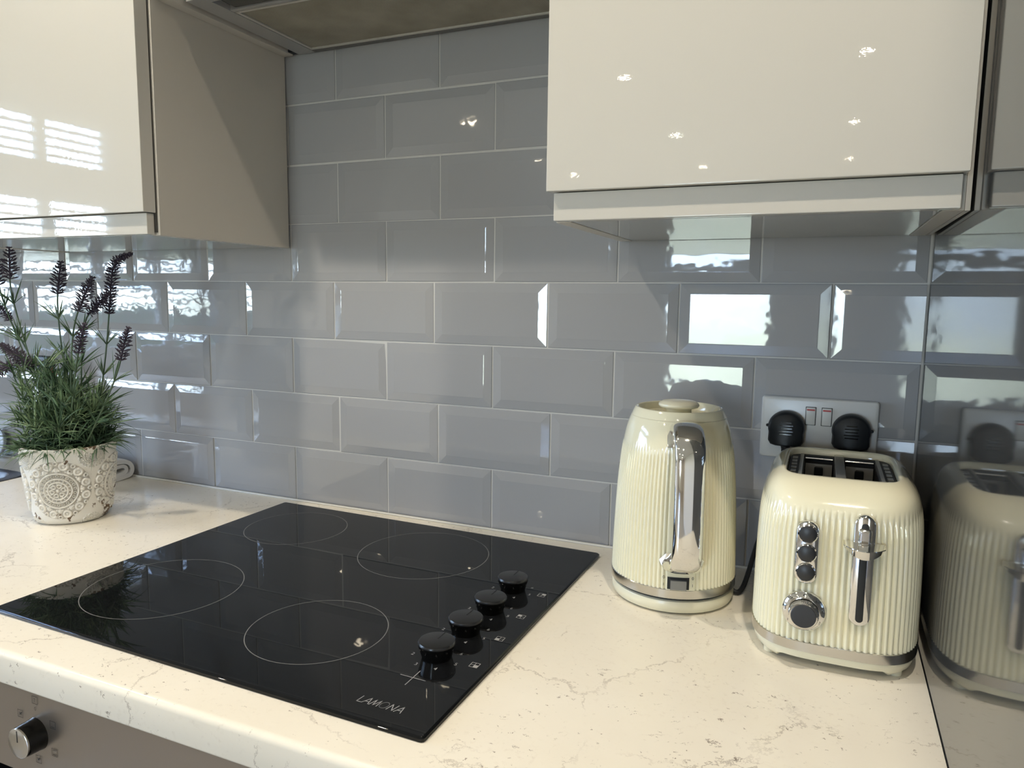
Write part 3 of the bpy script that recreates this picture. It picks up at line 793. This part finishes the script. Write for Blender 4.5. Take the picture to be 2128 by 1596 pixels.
for z in zs:
    a, b = catmull(TA, z), catmull(TB, z); ne = 3.7 + 1.6 * ss(.17, .1975, z); row = []
    pts = [(q[0], q[1] + yoff(z)) for q in (supt(a, b, ne, t) for t in tpar)]
    for k in range(n):
        x, y = pts[k]; x0, y0 = pts[k - 1]; x1, y1 = pts[(k + 1) % n]
        tx, ty = x1 - x0, y1 - y0; l = math.hypot(tx, ty) or 1; nx, ny = ty / l, -tx / l
        g = 1 - abs(math.sin(PI * (k / 7)))
        top = 1 - ss(.158, .174, z)
        d = .0023 * g ** 1.15 * top
        row.append((x - nx * d, y - ny * d, z))
    rows.append(row)
# roll the rim over into the opening
for a, b, z in ((.0585, .0785, .1974), (.0572, .0768, .1955), (.0570, .0765, .188), (.0570, .0765, .180)):
    rows.append([(q[0], q[1] + .008, z) for q in (supt(a, b, 6.5, t) for t in tpar)])
MB().grid(rows, True, True, False).build('body', M['cream_enamel'], ts, ang=80)
def tring(zs_, ofs, m, name, capb=True, capt=False):
    rows = []
    for z, o in zip(zs_, ofs):
        rows.append([(*supt(.0862 + o, .1245 + o, 3.7, tpar[k]), z) for k in range(0, n, 7)])
    return MB().grid(rows, True, capb, capt).build(name, m, ts, ang=40)
tring([.0190, .0195, .0295, .0302], [-.0005, .0006, .0006, -.0006], M['brushed'], 'band')
rows = []
for z, o in ((.0032, -.012), (.0042, -.0075), (.0090, -.003), (.0175, -.0008), (.0192, -.0008)):
    row = []
    for k in range(0, n, 4):
        x, y = supt(.0862 + o, .1245 + o, 3.7, tpar[k])
        arch = (1 - ss(.048, .054, abs(x))) * .0048 * (1 if z < .005 else .35) if z < .012 else 0
        row.append((x, y, z + arch))
    rows.append(row)
MB().grid(rows, True, True, True).build('base', M['cream_plastic'], ts, ang=40)
for sx in (-1, 1):
    for sy in (-1, 1):
        MB().lathe([(.006, .0002), (.0065, .0012), (.0065, .0060)], 20, (sx * .062, sy * .094)).build('foot', M['cream_plastic'], ts)
# top: slot plate and slots
ZT = .1915
ts_top = empty('slot_frame', (0, .008, 0)); ts_top.parent = ts
pl = MB()
def pb(x0, x1, y0, y1, z0, z1): pl.box(x0, x1, y0, y1, z0, z1, b=.0006)
pb(-.0565, -.0450, -.0765, .0765, ZT - .006, ZT - .002); pb(.0450, .0565, -.0765, .0765, ZT - .006, ZT - .002)
pb(-.0450, .0450, .0680, .0765, ZT - .006, ZT - .002); pb(-.0450, .0450, -.0765, -.0735, ZT - .006, ZT - .002)
top = pl.build('slot_plate', M['slot_dark'], ts); top.location.y = .008
bpy.data.objects.remove(ts_top)
for x0, x1, nm in ((-.0450, -.0405, 'side_bar'), (.0405, .0450, 'side_bar'), (-.0055, .0055, 'centre_bar')):
    MB().box(x0, x1, -.0740, .0690, ZT - .016, ZT, b=.0010).build(nm, M['slot_metal'], top)
MB().box(-.0050, .0050, .0692, .0760, ZT - .002, ZT + .0006, b=.0006).build('catch', M['cream_plastic'], top)
for sx in (-1, 1):
    for k in range(6):
        y0 = -.055 + k * .019
        MB().box(sx * .0505 - .0030, sx * .0505 + .0030, y0, y0 + .011, ZT - .0019, ZT - .0006, b=.0004).build('vent_rib', M['slot_metal'], top)
    xc = sx * .0230; hw = .0168
    lin = MB()
    lin.box(xc - hw - .001, xc - hw, -.0730, .0670, .07, ZT - .006); lin.box(xc + hw, xc + hw + .001, -.0730, .0670, .07, ZT - .006)
    lin.box(xc - hw, xc + hw, .0660, .0670, .07, ZT - .003); lin.box(xc - hw, xc + hw, -.0730, -.0720, .07, ZT - .006); lin.box(xc - hw, xc + hw, -.0730, .0670, .07, .071)
    ln = lin.build('slot', M['slot_dark'], ts, sm=False); ln.location.y = .008
    MB().box(xc - hw + .0015, xc + hw - .0015, .0480, .0492, .100, .1835).build('bread_guide', M['guide'], ln, sm=False)
    MB().box(xc - .0050, xc + .0050, .0445, .0476, .1680, .1800, b=.001).build('guide_tab', M['black_plastic'], ln)
    MB().box(xc - .0040, xc + .0040, .0445, .0476, .1802, .1815).build('tab_clip', M['slot_metal'], ln, sm=False)
    MB().tube([(xc - hw + .001, .0610, ZT - .004), (xc + hw - .001, .0610, ZT - .004)], .0012, 8).build('guard_wire', M['chrome'], ln)
    for q in (-1, 1):
        for y in (-.025, -.045):
            MB().tube([(xc + q * (hw - .001), y, .166), (xc + q * (hw - .0060), y - .004, .176), (xc + q * (hw - .001), y - .010, .180)], .0009, 6).build('guide_wire', M['chrome'], ln)
# front controls: the front face is bowed, each control sits on it
def front_y(x, z): 
    a, b = catmull(TA, z), catmull(TB, z); q = min(abs(x / a), .999); return -b * (1 - q ** 3.7) ** (1 / 3.7)
def pill(name, x0, z0, z1, hw, y0, y1, m, par, bev=.0015, n_=14):
    out = []
    for k in range(n_ + 1): a = PI * k / n_; out.append((hw * math.cos(a), (z1 - hw) + hw * math.sin(a)))
    for k in range(n_ + 1): a = PI + PI * k / n_; out.append((hw * math.cos(a), (z0 + hw) + hw * math.sin(a)))
    zc = (z0 + z1) / 2; hh = (z1 - z0) / 2
    def row(y, ins): return [(x0 + x * (1 - ins / hw), y, zc + (z - zc) * (1 - ins / hh)) for x, z in out]
    return MB().grid([row(y0, 0), row(y1 + bev, 0), row(y1 + bev * .3, bev * .35), row(y1, bev)], True, False, True).build(name, m, par, ang=50)
XB = .6895 - TX
yf = -.1238
bp = pill('button_panel', XB, .0945, .1612, .0110, yf + .008, yf - .0034, M['chrome'], ts)
for zc in (.1485, .1278, .1073):
    T = Matrix.Translation((XB, yf - .0030, zc)) @ Matrix.Rotation(R(90), 4, 'X')
    bt = MB().lathe([(.0098, 0), (.0098, .0016), (.0088, .0026), (.0085, .0018)], 32, cap0=False, cap1=False).xf(T).build('button_ring', M['chrome'], bp)
    MB().lathe([(.0086, .0012), (.0086, .0030), (.0070, .0040), (.0005, .0043)], 32, cap0=False).xf(T).build('button', M['button'], bp)
ZD = .0645
T = Matrix.Translation((XB + .0005, yf - .0010, ZD)) @ Matrix.Rotation(R(90), 4, 'X')
dl = MB().lathe([(.0210, -.004), (.0214, .0005), (.0207, .0020), (.0165, .0045), (.0150, .0048), (.0148, .0030)], 56, cap0=False, cap1=False).xf(T).build('dial_plate', M['chrome'], ts)
kn = []
for rr, zz in ((.0142, .0030), (.0142, .0130), (.0134, .0142), (.0122, .0146)):
    kn.append([((rr + (.0005 if (kk % 2 and zz < .0135) else 0)) * math.cos(2 * PI * kk / 112), (rr + (.0005 if (kk % 2 and zz < .0135) else 0)) * math.sin(2 * PI * kk / 112), zz) for kk in range(112)])
kd = MB().grid(kn, True, False, False).xf(T).build('dial_knob', M['chrome'], dl, ang=25)
MB().lathe([(.0124, .0140), (.0124, .0150), (.0118, .0155), (.0005, .0157)], 48, cap0=False).xf(T).build('dial_cap', M['button'], dl)
for d in range(7):
    a = R(215 - 41 * d)
    text_mesh(str(d + 1), .0044).xf(T @ Matrix.Translation((.0183 * math.cos(a), .0183 * math.sin(a), .0040))).build('printed_number', M['dark_print'], dl, sm=False)
XLV = .7420 - TX
lt = pill('lever_track', XLV, .0585, .1735, .0100, yf + .008, yf - .0032, M['chrome'], ts)
pill('lever_slot', XLV, .0625, .1660, .0036, yf - .0010, yf - .0036, M['slot_dark'], lt, .0003)
lv = []
for k in range(25):
    t = -1 + 2 * k / 24; x = XLV + .0190 * t
    dep = .0060 + .0150 * (1 - abs(t) ** 2.2); dz = .0012 + .0085 * (1 - t * t)
    lv.append([(x, yf - .0005, .1462), (x, yf - .003 - dep, .1440), (x, yf - .0034 - dep, .1432), (x, yf - .003 - dep * .78, .1432 - dz), (x, yf - .0005, .1425 - dz)])
MB().grid(lv, True, True, True).build('lever', M['chrome'], lt, ang=30)
MB().box(XLV - .0062, XLV + .0062, yf - .0085, yf - .003, .1440, .1610, b=.0028, seg=3).build('lever_stem', M['chrome'], lt)

# ------------------------------------------------------------------ socket and plugs
sc = empty('wall_socket', (.6927, -.0085, .2125)); tag(sc, 'white double wall socket with red-marked switches behind the toaster', 'socket')
rows = []
for ins, y in ((0, 0), (0, -.0065), (.0012, -.0088), (.0035, -.0098)):
    rows.append([(x, y, z) for x, z in rrect(.0732 - ins, .0425 - ins, .004, 4)])
MB().grid(rows, True, True, True).build('faceplate', M['socket'], sc, ang=25)
for x in (-.0098, .0102):
    s_ = MB().box(x - .0068, x + .0068, -.0104, -.0090, .0060, .0312, b=.0006).build('switch_surround', M['button'], sc)
    r_ = MB().box(x - .0060, x + .0060, -.0128, -.0090, .0068, .0304, b=.0012).build('switch', M['socket'], s_)
    MB().box(x - .0050, x + .0050, -.0131, -.0126, .0262, .0284, b=.0002).build('red_stripe', M['red'], s_)
def plug(x, z, label, cable, nub):
    t = empty('plug', (x, -.0185, z)); tag(t, label, 'plug', 'black plugs in the double socket')
    out = []
    for k in range(25):                                          # rounded D outline, flat foot
        a = R(-18) + R(216) * k / 24; out.append((.0232 * math.cos(a), .0045 + .0222 * math.sin(a)))
    out += [(-.0225, -.0135), (-.0195, -.0185), (-.013, -.0205), (0, -.0212), (.013, -.0205), (.0195, -.0185), (.0225, -.0135)]
    rows = []
    for sc_, y in ((.97, 0), (1, -.003), (1.03, -.010), (1.0, -.0175), (.985, -.0185), (.95, -.0215), (.86, -.0238)):
        rows.append([(a * sc_, y, b * sc_) for a, b in out])
    pbd = MB().grid(rows, True, True, True).build('plug_body', M['black_plastic'], t, ang=50)
    for zz, ww in ((.0125, .013), (.0085, .017), (.0045, .015), (.0005, .018), (-.0035, .016)):
        MB().box(-ww / 2, ww / 2, -.0242, -.0236, zz - .0006, zz + .0006).build('moulded_ridge', M['black_gloss'], pbd, sm=False)
    MB().lathe([(.0018, 0), (.0022, .002), (.0012, .0035)], 10).xf(Matrix.Translation((nub * .0228, -.012, .006)) @ Matrix.Rotation(R(90 * nub), 4, 'Y')).build('side_nub', M['black_plastic'], pbd)
    MB().tube([(0, -.012, -.018), (0, -.012, -.026), (-.001, -.012, -.032)], [.0068, .0052, .0042], 12).build('cord_grip', M['rubber'], t)
    if cable: MB().tube(cable, .0033, 10).build('cable', M['rubber'], t)
    return t
def sub(p, o): return tuple(p[i] - o[i] for i in range(3))
o1 = (.6535, -.0185, .2105)
cab = bez((.6525, -.031, .179), (.650, -.045, .120), (.628, -.070, .075), (.622, -.085, .040), 12) + bez((.622, -.085, .040), (.616, -.098, .010), (.613, -.108, .0040), (.608, -.112, .0040), 8)[1:] + bez((.608, -.112, .0040), (.604, -.114, .0040), (.602, -.112, .006), (.5985, -.110, .0075), 4)[1:]
plug(*o1[::2], 'black plug in the left outlet, with cable running down towards the kettle', [sub(p, o1) for p in cab], -1)
o2 = (.7335, -.0185, .2120)
plug(*o2[::2], 'black plug in the right outlet, mostly hidden behind the toaster', [sub(p, o2) for p in [(.7325, -.031, .181), (.7325, -.031, .10), (.731, -.026, .04), (.729, -.022, .0040)]], 1)

# ------------------------------------------------------------------ dishcloth, bottle, sink plug
dc = empty('dishcloth', (-.70, -.07, 0)); tag(dc, 'folded white cotton dishcloth lying behind the plant pot', 'cloth')
def cloth_strip(cl, th, x0, x1, name, par):
    rows = []; nn = len(cl); outer = []; inner = []
    for i, (y, z) in enumerate(cl):
        a = cl[max(i - 1, 0)]; b = cl[min(i + 1, nn - 1)]; ty, tz = b[0] - a[0], b[1] - a[1]; l = math.hypot(ty, tz)
        outer.append((y - tz / l * th / 2, z + ty / l * th / 2)); inner.append((y + tz / l * th / 2, z - ty / l * th / 2))
    sec = outer + inner[::-1]
    xs = [x0 + (x1 - x0) * k / 10 for k in range(11)]
    for k, x in enumerate(xs):
        wob = .0012 * math.sin(k * 1.7)
        rows.append([(x - dc.location.x, y - dc.location.y + wob, max(z + wob * .5, .0006)) for y, z in sec])
    return MB().grid(rows, True, True, True).build(name, M['cloth'], par, ang=60)
o_l = bez((-.150, .0045), (-.10, .0045), (-.035, .0045), (-.0245, .0090), 10) + bez((-.0245, .0090), (-.0145, .0165), (-.0175, .0330), (-.034, .0375), 10)[1:] + bez((-.034, .0375), (-.055, .0430), (-.10, .0430), (-.150, .036), 10)[1:]
i_l = bez((-.150, .0110), (-.10, .0110), (-.045, .0100), (-.036, .0150), 10) + bez((-.036, .0150), (-.0290, .0190), (-.0300, .0270), (-.040, .0295), 10)[1:] + bez((-.040, .0295), (-.055, .0320), (-.075, .0230), (-.150, .0185), 10)[1:]
cs = cloth_strip(o_l, .0085, -.745, -.622, 'outer_fold', dc)
cloth_strip(i_l, .0075, -.742, -.6235, 'inner_fold', dc)

bt = empty('spray_bottle', (-.835, -.050, 0)); tag(bt, 'white spray bottle with black trigger head, half hidden behind the lavender', 'bottle')
rows = [[(x, y, z) for x, y in rrect(a, b, min(a, b) * .8, 6)] for a, b, z in ((.034, .020, .0005), (.036, .022, .004), (.036, .022, .13), (.030, .020, .165), (.015, .014, .190), (.0125, .0125, .205))]
MB().grid(rows, True, True, True).build('bottle_body', M['white_plastic'], bt)
hdm = MB(); hdm.lathe([(.0145, .204), (.0150, .222), (.012, .228)], 24); hdm.box(-.030, .026, -.010, .010, .226, .250, b=.006)
hh = hdm.build('trigger_head', M['black_plastic'], bt)
MB().tube([(.018, 0, .228), (.030, 0, .214), (.034, 0, .190)], .0045, 10).build('trigger', M['red'], hh)

pg = empty('sink_plug', (-1.062, -.0245, 0)); tag(pg, 'small round blue-grey sink plug leaning against the tiles behind the sink', 'plug')
T = Matrix.Translation((0, 0, .0345)) @ Matrix.Rotation(R(78), 4, 'X')
MB().lathe([(.033, -.003), (.034, 0), (.033, .003), (.030, .0035), (.028, .002), (.016, .002), (.015, .004), (.010, .0045), (.008, .003), (.001, .003)], 48).xf(T).build('disc', M['disc'], pg)
MB().lathe([(.006, .003), (.0055, .0065), (.001, .0070)], 20, cap0=False).xf(T).build('stud', M['chrome'], pg)

# ------------------------------------------------------------------ potted lavender
PXc, PYc = -.4850, -.2500
pt = empty('potted_lavender', (PXc, PYc, 0)); tag(pt, 'artificial lavender with dark purple flowers in an embossed white pot', 'potted plant')
PP = [(.0006, .0490), (.0035, .0535), (.012, .0580), (.045, .0632), (.09, .0682), (.130, .0718)]
def relief(u, v):                                                # u sideways, v up from the rosette centre (m); returns height 0..1
    r = math.hypot(u, v); a = math.atan2(v, u); R0 = .0490
    if r > R0 * 1.04: return 0.0
    q = r / R0; h = 0.0
    def ringb(c, w): return max(0.0, 1 - abs(q - c) / w)
    for cq, wq in ((.30, .032), (.42, .030), (.60, .034)): h = max(h, min(1, ringb(cq, wq) * 1.7))
    def beads(cq, nb, rad, ph=0.0, hollow=False):
        st = 2 * PI / nb; d = ((a - ph + st / 2) % st) - st / 2
        dd = math.hypot(q - cq, d * cq) / rad
        if hollow: return max(0.0, min(1.0, 1.5 - abs(dd - .70) / .22))
        return max(0.0, 1 - dd * dd)
    h = max(h, beads(.36, 18, .030), beads(.51, 22, .052, .1, True))
    if q < .29: h = max(h, beads(.17, 6, .085, .2, True), max(0, 1 - (q / .06) ** 2), beads(.25, 12, .028))
    h = max(h, beads(.72, 12, .085, 0), beads(.86, 12, .15, PI / 12, True), beads(.86, 12, .06, PI / 12), beads(.95, 12, .075, 0, True), beads(.70, 24, .04, PI / 24))
    return min(1.0, h)
def pot_relief(a, z):
    best = 0.0
    for k in range(4):
        th = R(-52.0) + k * PI / 2; d = (a - th + PI) % (2 * PI) - PI
        if abs(d) < 1.0: best = max(best, relief(d * .0660, z - .0620))
        th2 = th + PI / 4; d = (a - th2 + PI) % (2 * PI) - PI
        for zc in (.118, -.006):
            if abs(d) < .5:
                u, v = d * .066 / .45, (z - zc) / .45
                if math.hypot(u, v) < .05: best = max(best, relief(u, v) * .8)
    return best if z < .124 else 0.0
NA, NZ = 640, 170
verts = []; rel = []
zz = [.0006, .0015, .003, .006] + [.008 + (.1225 - .008) * k / NZ for k in range(NZ + 1)] + [.1245, .1265, .1285, .1300]
for z in zz:
    r0 = catmull(PP, z)
    for j in range(NA):
        a = 2 * PI * j / NA; h = pot_relief(a, z); lip = .0011 * ss(.1225, .1245, z)
        r = r0 + .0030 * h + lip
        verts.append((r * math.cos(a), r * math.sin(a), z)); rel.append(h)
mb = MB(); nr = len(zz)
rows = [verts[i * NA:(i + 1) * NA] for i in range(nr)]
for r_, z in ((.0725, .1312), (.0700, .1316), (.0680, .1300), (.0660, .1180)):
    rows.append([(r_ * math.cos(2 * PI * j / NA), r_ * math.sin(2 * PI * j / NA), z) for j in range(NA)]); rel += [0.0] * NA
po = mb.grid(rows, True, True, False).build('pot', M['pot'], pt, ang=80)
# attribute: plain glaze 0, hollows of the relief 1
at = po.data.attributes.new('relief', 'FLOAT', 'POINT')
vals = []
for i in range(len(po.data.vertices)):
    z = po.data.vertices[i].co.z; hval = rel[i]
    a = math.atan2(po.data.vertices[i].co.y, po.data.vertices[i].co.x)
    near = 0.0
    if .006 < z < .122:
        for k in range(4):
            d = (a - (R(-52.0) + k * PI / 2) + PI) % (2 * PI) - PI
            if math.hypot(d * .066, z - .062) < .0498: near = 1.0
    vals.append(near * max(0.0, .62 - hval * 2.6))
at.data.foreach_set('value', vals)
MB().lathe([(.0664, .1195), (.001, .1215)], 40, cap0=False).build('filling', M['soil'], pt)

rf = random.Random(21)
def blade(mb, p, d, ln, w, droop, seg=6):
    """a thin curved leaf: two-sided folded strip"""
    p = Vector(p); d = Vector(d).normalized(); side = d.cross(Vector((0, 0, 1)))
    side = side.normalized() if side.length > 1e-3 else Vector((1, 0, 0))
    side = (Matrix.Rotation(rf.uniform(-1.2, 1.2), 3, d) @ side); v = []; f = []
    for i in range(seg + 1):
        t = i / seg; q = p + d * ln * t + Vector((0, 0, -1)) * droop * ln * t * t + side * 0
        ww = w * (.55 + .9 * t if t < .35 else .87 * (1 - ((t - .35) / .65) ** 1.6) + .02)
        nrm = side.cross(d) * ww * .35
        v += [q - side * ww / 2, q + nrm, q + side * ww / 2]
        if i:
            b = 3 * i; f += [(b - 3, b - 2, b + 1, b), (b - 2, b - 1, b + 2, b + 1)]
    mb.add(v, f)
def hdir(el, az): return (math.cos(el) * math.cos(az), math.cos(el) * math.sin(az), math.sin(el))
# dense lower tufts
def tuft(mb, c, nb, l0, l1, w, spread, droop):
    for _ in range(nb):
        az = rf.uniform(0, 2 * PI); e = rf.uniform(spread[0], spread[1])
        blade(mb, (c[0] + rf.gauss(0, .003), c[1] + rf.gauss(0, .003), c[2]), hdir(e, az), rf.uniform(l0, l1), w * rf.uniform(.7, 1.2), rf.uniform(*droop))
fo = MB(); fp = MB()
for k in range(90):
    a = rf.uniform(0, 2 * PI); r = .068 * math.sqrt(rf.random())
    c = (r * math.cos(a), r * math.sin(a), .122 + rf.uniform(0, .055))
    tuft(fo if rf.random() < .62 else fp, c, 16, .035, .072, .0030, (.2, 1.4), (.1, .7))
for k in range(16):                                              # rim tufts spilling outwards
    a = 2 * PI * k / 16 + rf.uniform(-.1, .1); c = (.062 * math.cos(a), .062 * math.sin(a), .127)
    mbx = fp if rf.random() < .5 else fo
    for _ in range(13):
        blade(mbx, c, hdir(rf.uniform(.0, .9), a + rf.gauss(0, .7)), rf.uniform(.025, .055), .0028, rf.uniform(.2, .8))
for k in range(40):                                              # middle storey
    a = rf.uniform(0, 2 * PI); r = .060 * math.sqrt(rf.random())
    c = (r * math.cos(a) - .008, r * math.sin(a), .160 + rf.uniform(0, .085) * (1 - r / .09))
    mbx = fo if rf.random() < .6 else fp
    tuft(mbx, c, 12, .040, .080, .0034, (.4, 1.45), (.0, .35))
    fo.tube([(c[0] * .8, c[1] * .8, .12), c], .0011, 5)
for k in range(13):                                              # taller sprays towards the window side
    t_ = rf.random(); c = (-.012 - .075 * t_ + rf.gauss(0, .012), rf.gauss(0, .025), .19 + .075 * rf.random())
    mbx = fo if rf.random() < .5 else fp
    tuft(mbx, c, 10, .035, .070, .0032, (.3, 1.45), (.0, .3))
    fo.tube([(c[0] * .35, c[1] * .5, .12), c], .0011, 5)
tag(fo.build('foliage', M['leaf'], pt, ang=60), kind='stuff')
tag(fp.build('foliage', M['leaf_pale'], pt, ang=60), kind='stuff')
# flowering stems: (foot, ... tip) in pot coordinates, spike from the third point on
def w2p(x, y, z): return (x - PXc, y - PYc, z)
def spike(pts, rad, parent):
    mb = MB(); pts = [Vector(p) for p in pts]; ln = sum((b - a).length for a, b in zip(pts, pts[1:]))
    def along(t):
        s = t * ln
        for a, b in zip(pts, pts[1:]):
            l = (b - a).length
            if s <= l or b is pts[-1]: return a.lerp(b, min(1, s / l)), (b - a).normalized()
            s -= l
    mb.tube(pts, .0016, 6)
    whorls = max(6, int(ln / .0050))
    for i in range(whorls):
        t = i / (whorls - 1); c, d = along(t)
        u = d.cross(Vector((.3, .5, .8))).normalized(); v = d.cross(u)
        rr = rad * (.72 + .5 * math.sin(PI * (t * .8 + .15))) * (1 - .45 * t ** 3)
        for k in range(8):
            a = 2 * PI * (k + .5 * (i % 2)) / 8 + rf.gauss(0, .15)
            o = (u * math.cos(a) + v * math.sin(a)); o = (o + d * rf.uniform(.25, .75)).normalized()
            ll = rr * rf.uniform(.75, 1.1); s = o.cross(d).normalized() * .00105; q = s.cross(o).normalized() * .00105
            a0 = c + o * ll * .1; m_ = c + o * ll * .70; e = c + o * ll
            vs = []
            for bb, sc_ in ((a0, .5), (m_, 1.15), (e, .55)):
                vs += [bb + s * sc_, bb + q * sc_, bb - s * sc_, bb - q * sc_]
            fs = []
            for j in (0, 4):
                fs += [(j + x, j + (x + 1) % 4, j + 4 + (x + 1) % 4, j + 4 + x) for x in range(4)]
            fs.append((8, 9, 10, 11)); mb.add(vs, fs)
    return mb.build('flower_spike', M['lavender'], parent, ang=60)
stems = [
    ([(-.035, .005, .12), (-.10, .000, .30)], [(-.611, -.250, .407), (-.609, -.250, .430), (-.607, -.250, .460)], .0135),
    ([(-.045, .015, .12), (-.15, .020, .32)], [(-.674, -.230, .397), (-.676, -.230, .418), (-.677, -.230, .442)], .0130),
    ([(-.010, .020, .12), (-.046, .030, .27)], [(-.533, -.220, .382), (-.528, -.220, .408), (-.520, -.220, .436)], .0135),
    ([(.010, -.005, .12), (.035, -.010, .25)], [(-.428, -.260, .355), (-.410, -.260, .382), (-.390, -.260, .409)], .0125),
    ([(.020, .025, .12), (.055, .040, .26)], [(-.421, -.210, .350), (-.413, -.210, .395), (-.407, -.210, .424), (-.391, -.212, .441), (-.358, -.214, .449)], .0110),
    ([(.015, .010, .12), (.030, .015, .27)], [(-.428, -.240, .352), (-.408, -.240, .366), (-.383, -.240, .384)], .0115),
    ([(.030, -.025, .12), (.072, -.035, .22)], [(-.392, -.290, .290), (-.384, -.290, .312), (-.374, -.290, .336)], .0105),
    ([(.045, -.010, .12), (.110, -.020, .19)], [(-.323, -.270, .280), (-.314, -.270, .304), (-.302, -.270, .331)], .0115),
    ([(-.030, -.015, .12), (-.045, -.015, .22)], [(-.556, -.262, .258), (-.590, -.260, .276), (-.630, -.260, .292)], .0140),
    ([(-.030, -.025, .12), (-.060, -.030, .20)], [(-.569, -.280, .262), (-.595, -.280, .257), (-.620, -.280, .243)], .0130),
    ([(-.040, .030, .12), (-.13, .045, .25)], [(-.699, -.200, .333), (-.711, -.200, .346), (-.726, -.200, .361)], .0100),
]
for foot, sp_, rad in stems:
    sp2 = [w2p(*p) for p in sp_]
    b0 = Vector(foot[0]); b1 = Vector(foot[1]); b2 = Vector(sp2[0]); b1b = b2 + (b2 - Vector(sp2[1])) * 1.6
    path = bez(b0, b0.lerp(b1, .7), b1b, b2, 12)
    st = MB().tube(path, .00135, 6).build('flower_stem', M['stem'], pt)
    spike(sp2, rad, st)
    lf = MB()
    for t in (.35, .55, .75):
        i = int(t * 12); q = Vector(path[i]); dv = (Vector(path[min(i + 1, 12)]) - q).normalized()
        for k in range(8):
            az = rf.uniform(0, 2 * PI); u = dv.cross(Vector((.2, .6, .7))).normalized(); v = dv.cross(u)
            blade(lf, q, dv * rf.uniform(.9, 1.8) + u * math.cos(az) + v * math.sin(az), rf.uniform(.028, .055), .0030, rf.uniform(-.05, .25))
    lf.build('leaf_whorl', M['leaf'] if rf.random() < .6 else M['leaf_pale'], st, ang=60)['kind'] = 'stuff'

# ------------------------------------------------------------------ window blind and rear roller blind
vb = empty('venetian_blind', (XL + .018, (WY0 + WY1) / 2, WZ1)); tag(vb, 'white horizontal slatted blind hanging in the side window', 'blind')
MB().box(-.012, .014, -(WY1 - WY0) / 2, (WY1 - WY0) / 2, .0, .035, b=.002).build('head_rail', M['slat'], vb)
prof = [(-.0150, -.0020), (-.0075, .0008), (0, .0018), (.0075, .0008), (.0150, -.0020)]
L2 = (WY1 - WY0) / 2 - .006
slat = None
for k in range(27):
    z = -.030 - k * .039
    if slat is None:
        rows = [[(x, y, zq) for x, zq in prof] for y in (-L2, L2)]
        slat = MB().grid(rows, False).build('slat', M['slat'], vb); o = slat
    else:
        o = slat.copy(); C.objects.link(o)
    o.location = (0, 0, z); o.rotation_euler = (0, R(-17), 0)
for y in (-.5, 0, .5): MB().tube([(.0005, y, 0), (.0005, y, -.93)], .0007, 5).build('cord', M['slat'], vb)

# ------------------------------------------------------------------ low hedge outside the side window
M['hedge'] = mat('dark_hedge_leaves', (.035, .06, .025), .8, spec=.2)
rh = random.Random(5); rows = []
for i in range(60):
    y = -6.2 + i * .12; row = []
    for k in range(14):
        a = PI * k / 13
        row.append((-.38 * math.cos(a) + rh.gauss(0, .03), y + rh.gauss(0, .03), (1.13 + rh.gauss(0, .03)) * min(1, math.sin(a) * 1.6 + .0)))
    rows.append(row)
hg = MB().grid(rows, False).build('hedge', M['hedge'], ang=180)
hg.location = (-4.6, 0, ZF); tag(hg, 'low dark green hedge outside the side window', 'hedge')
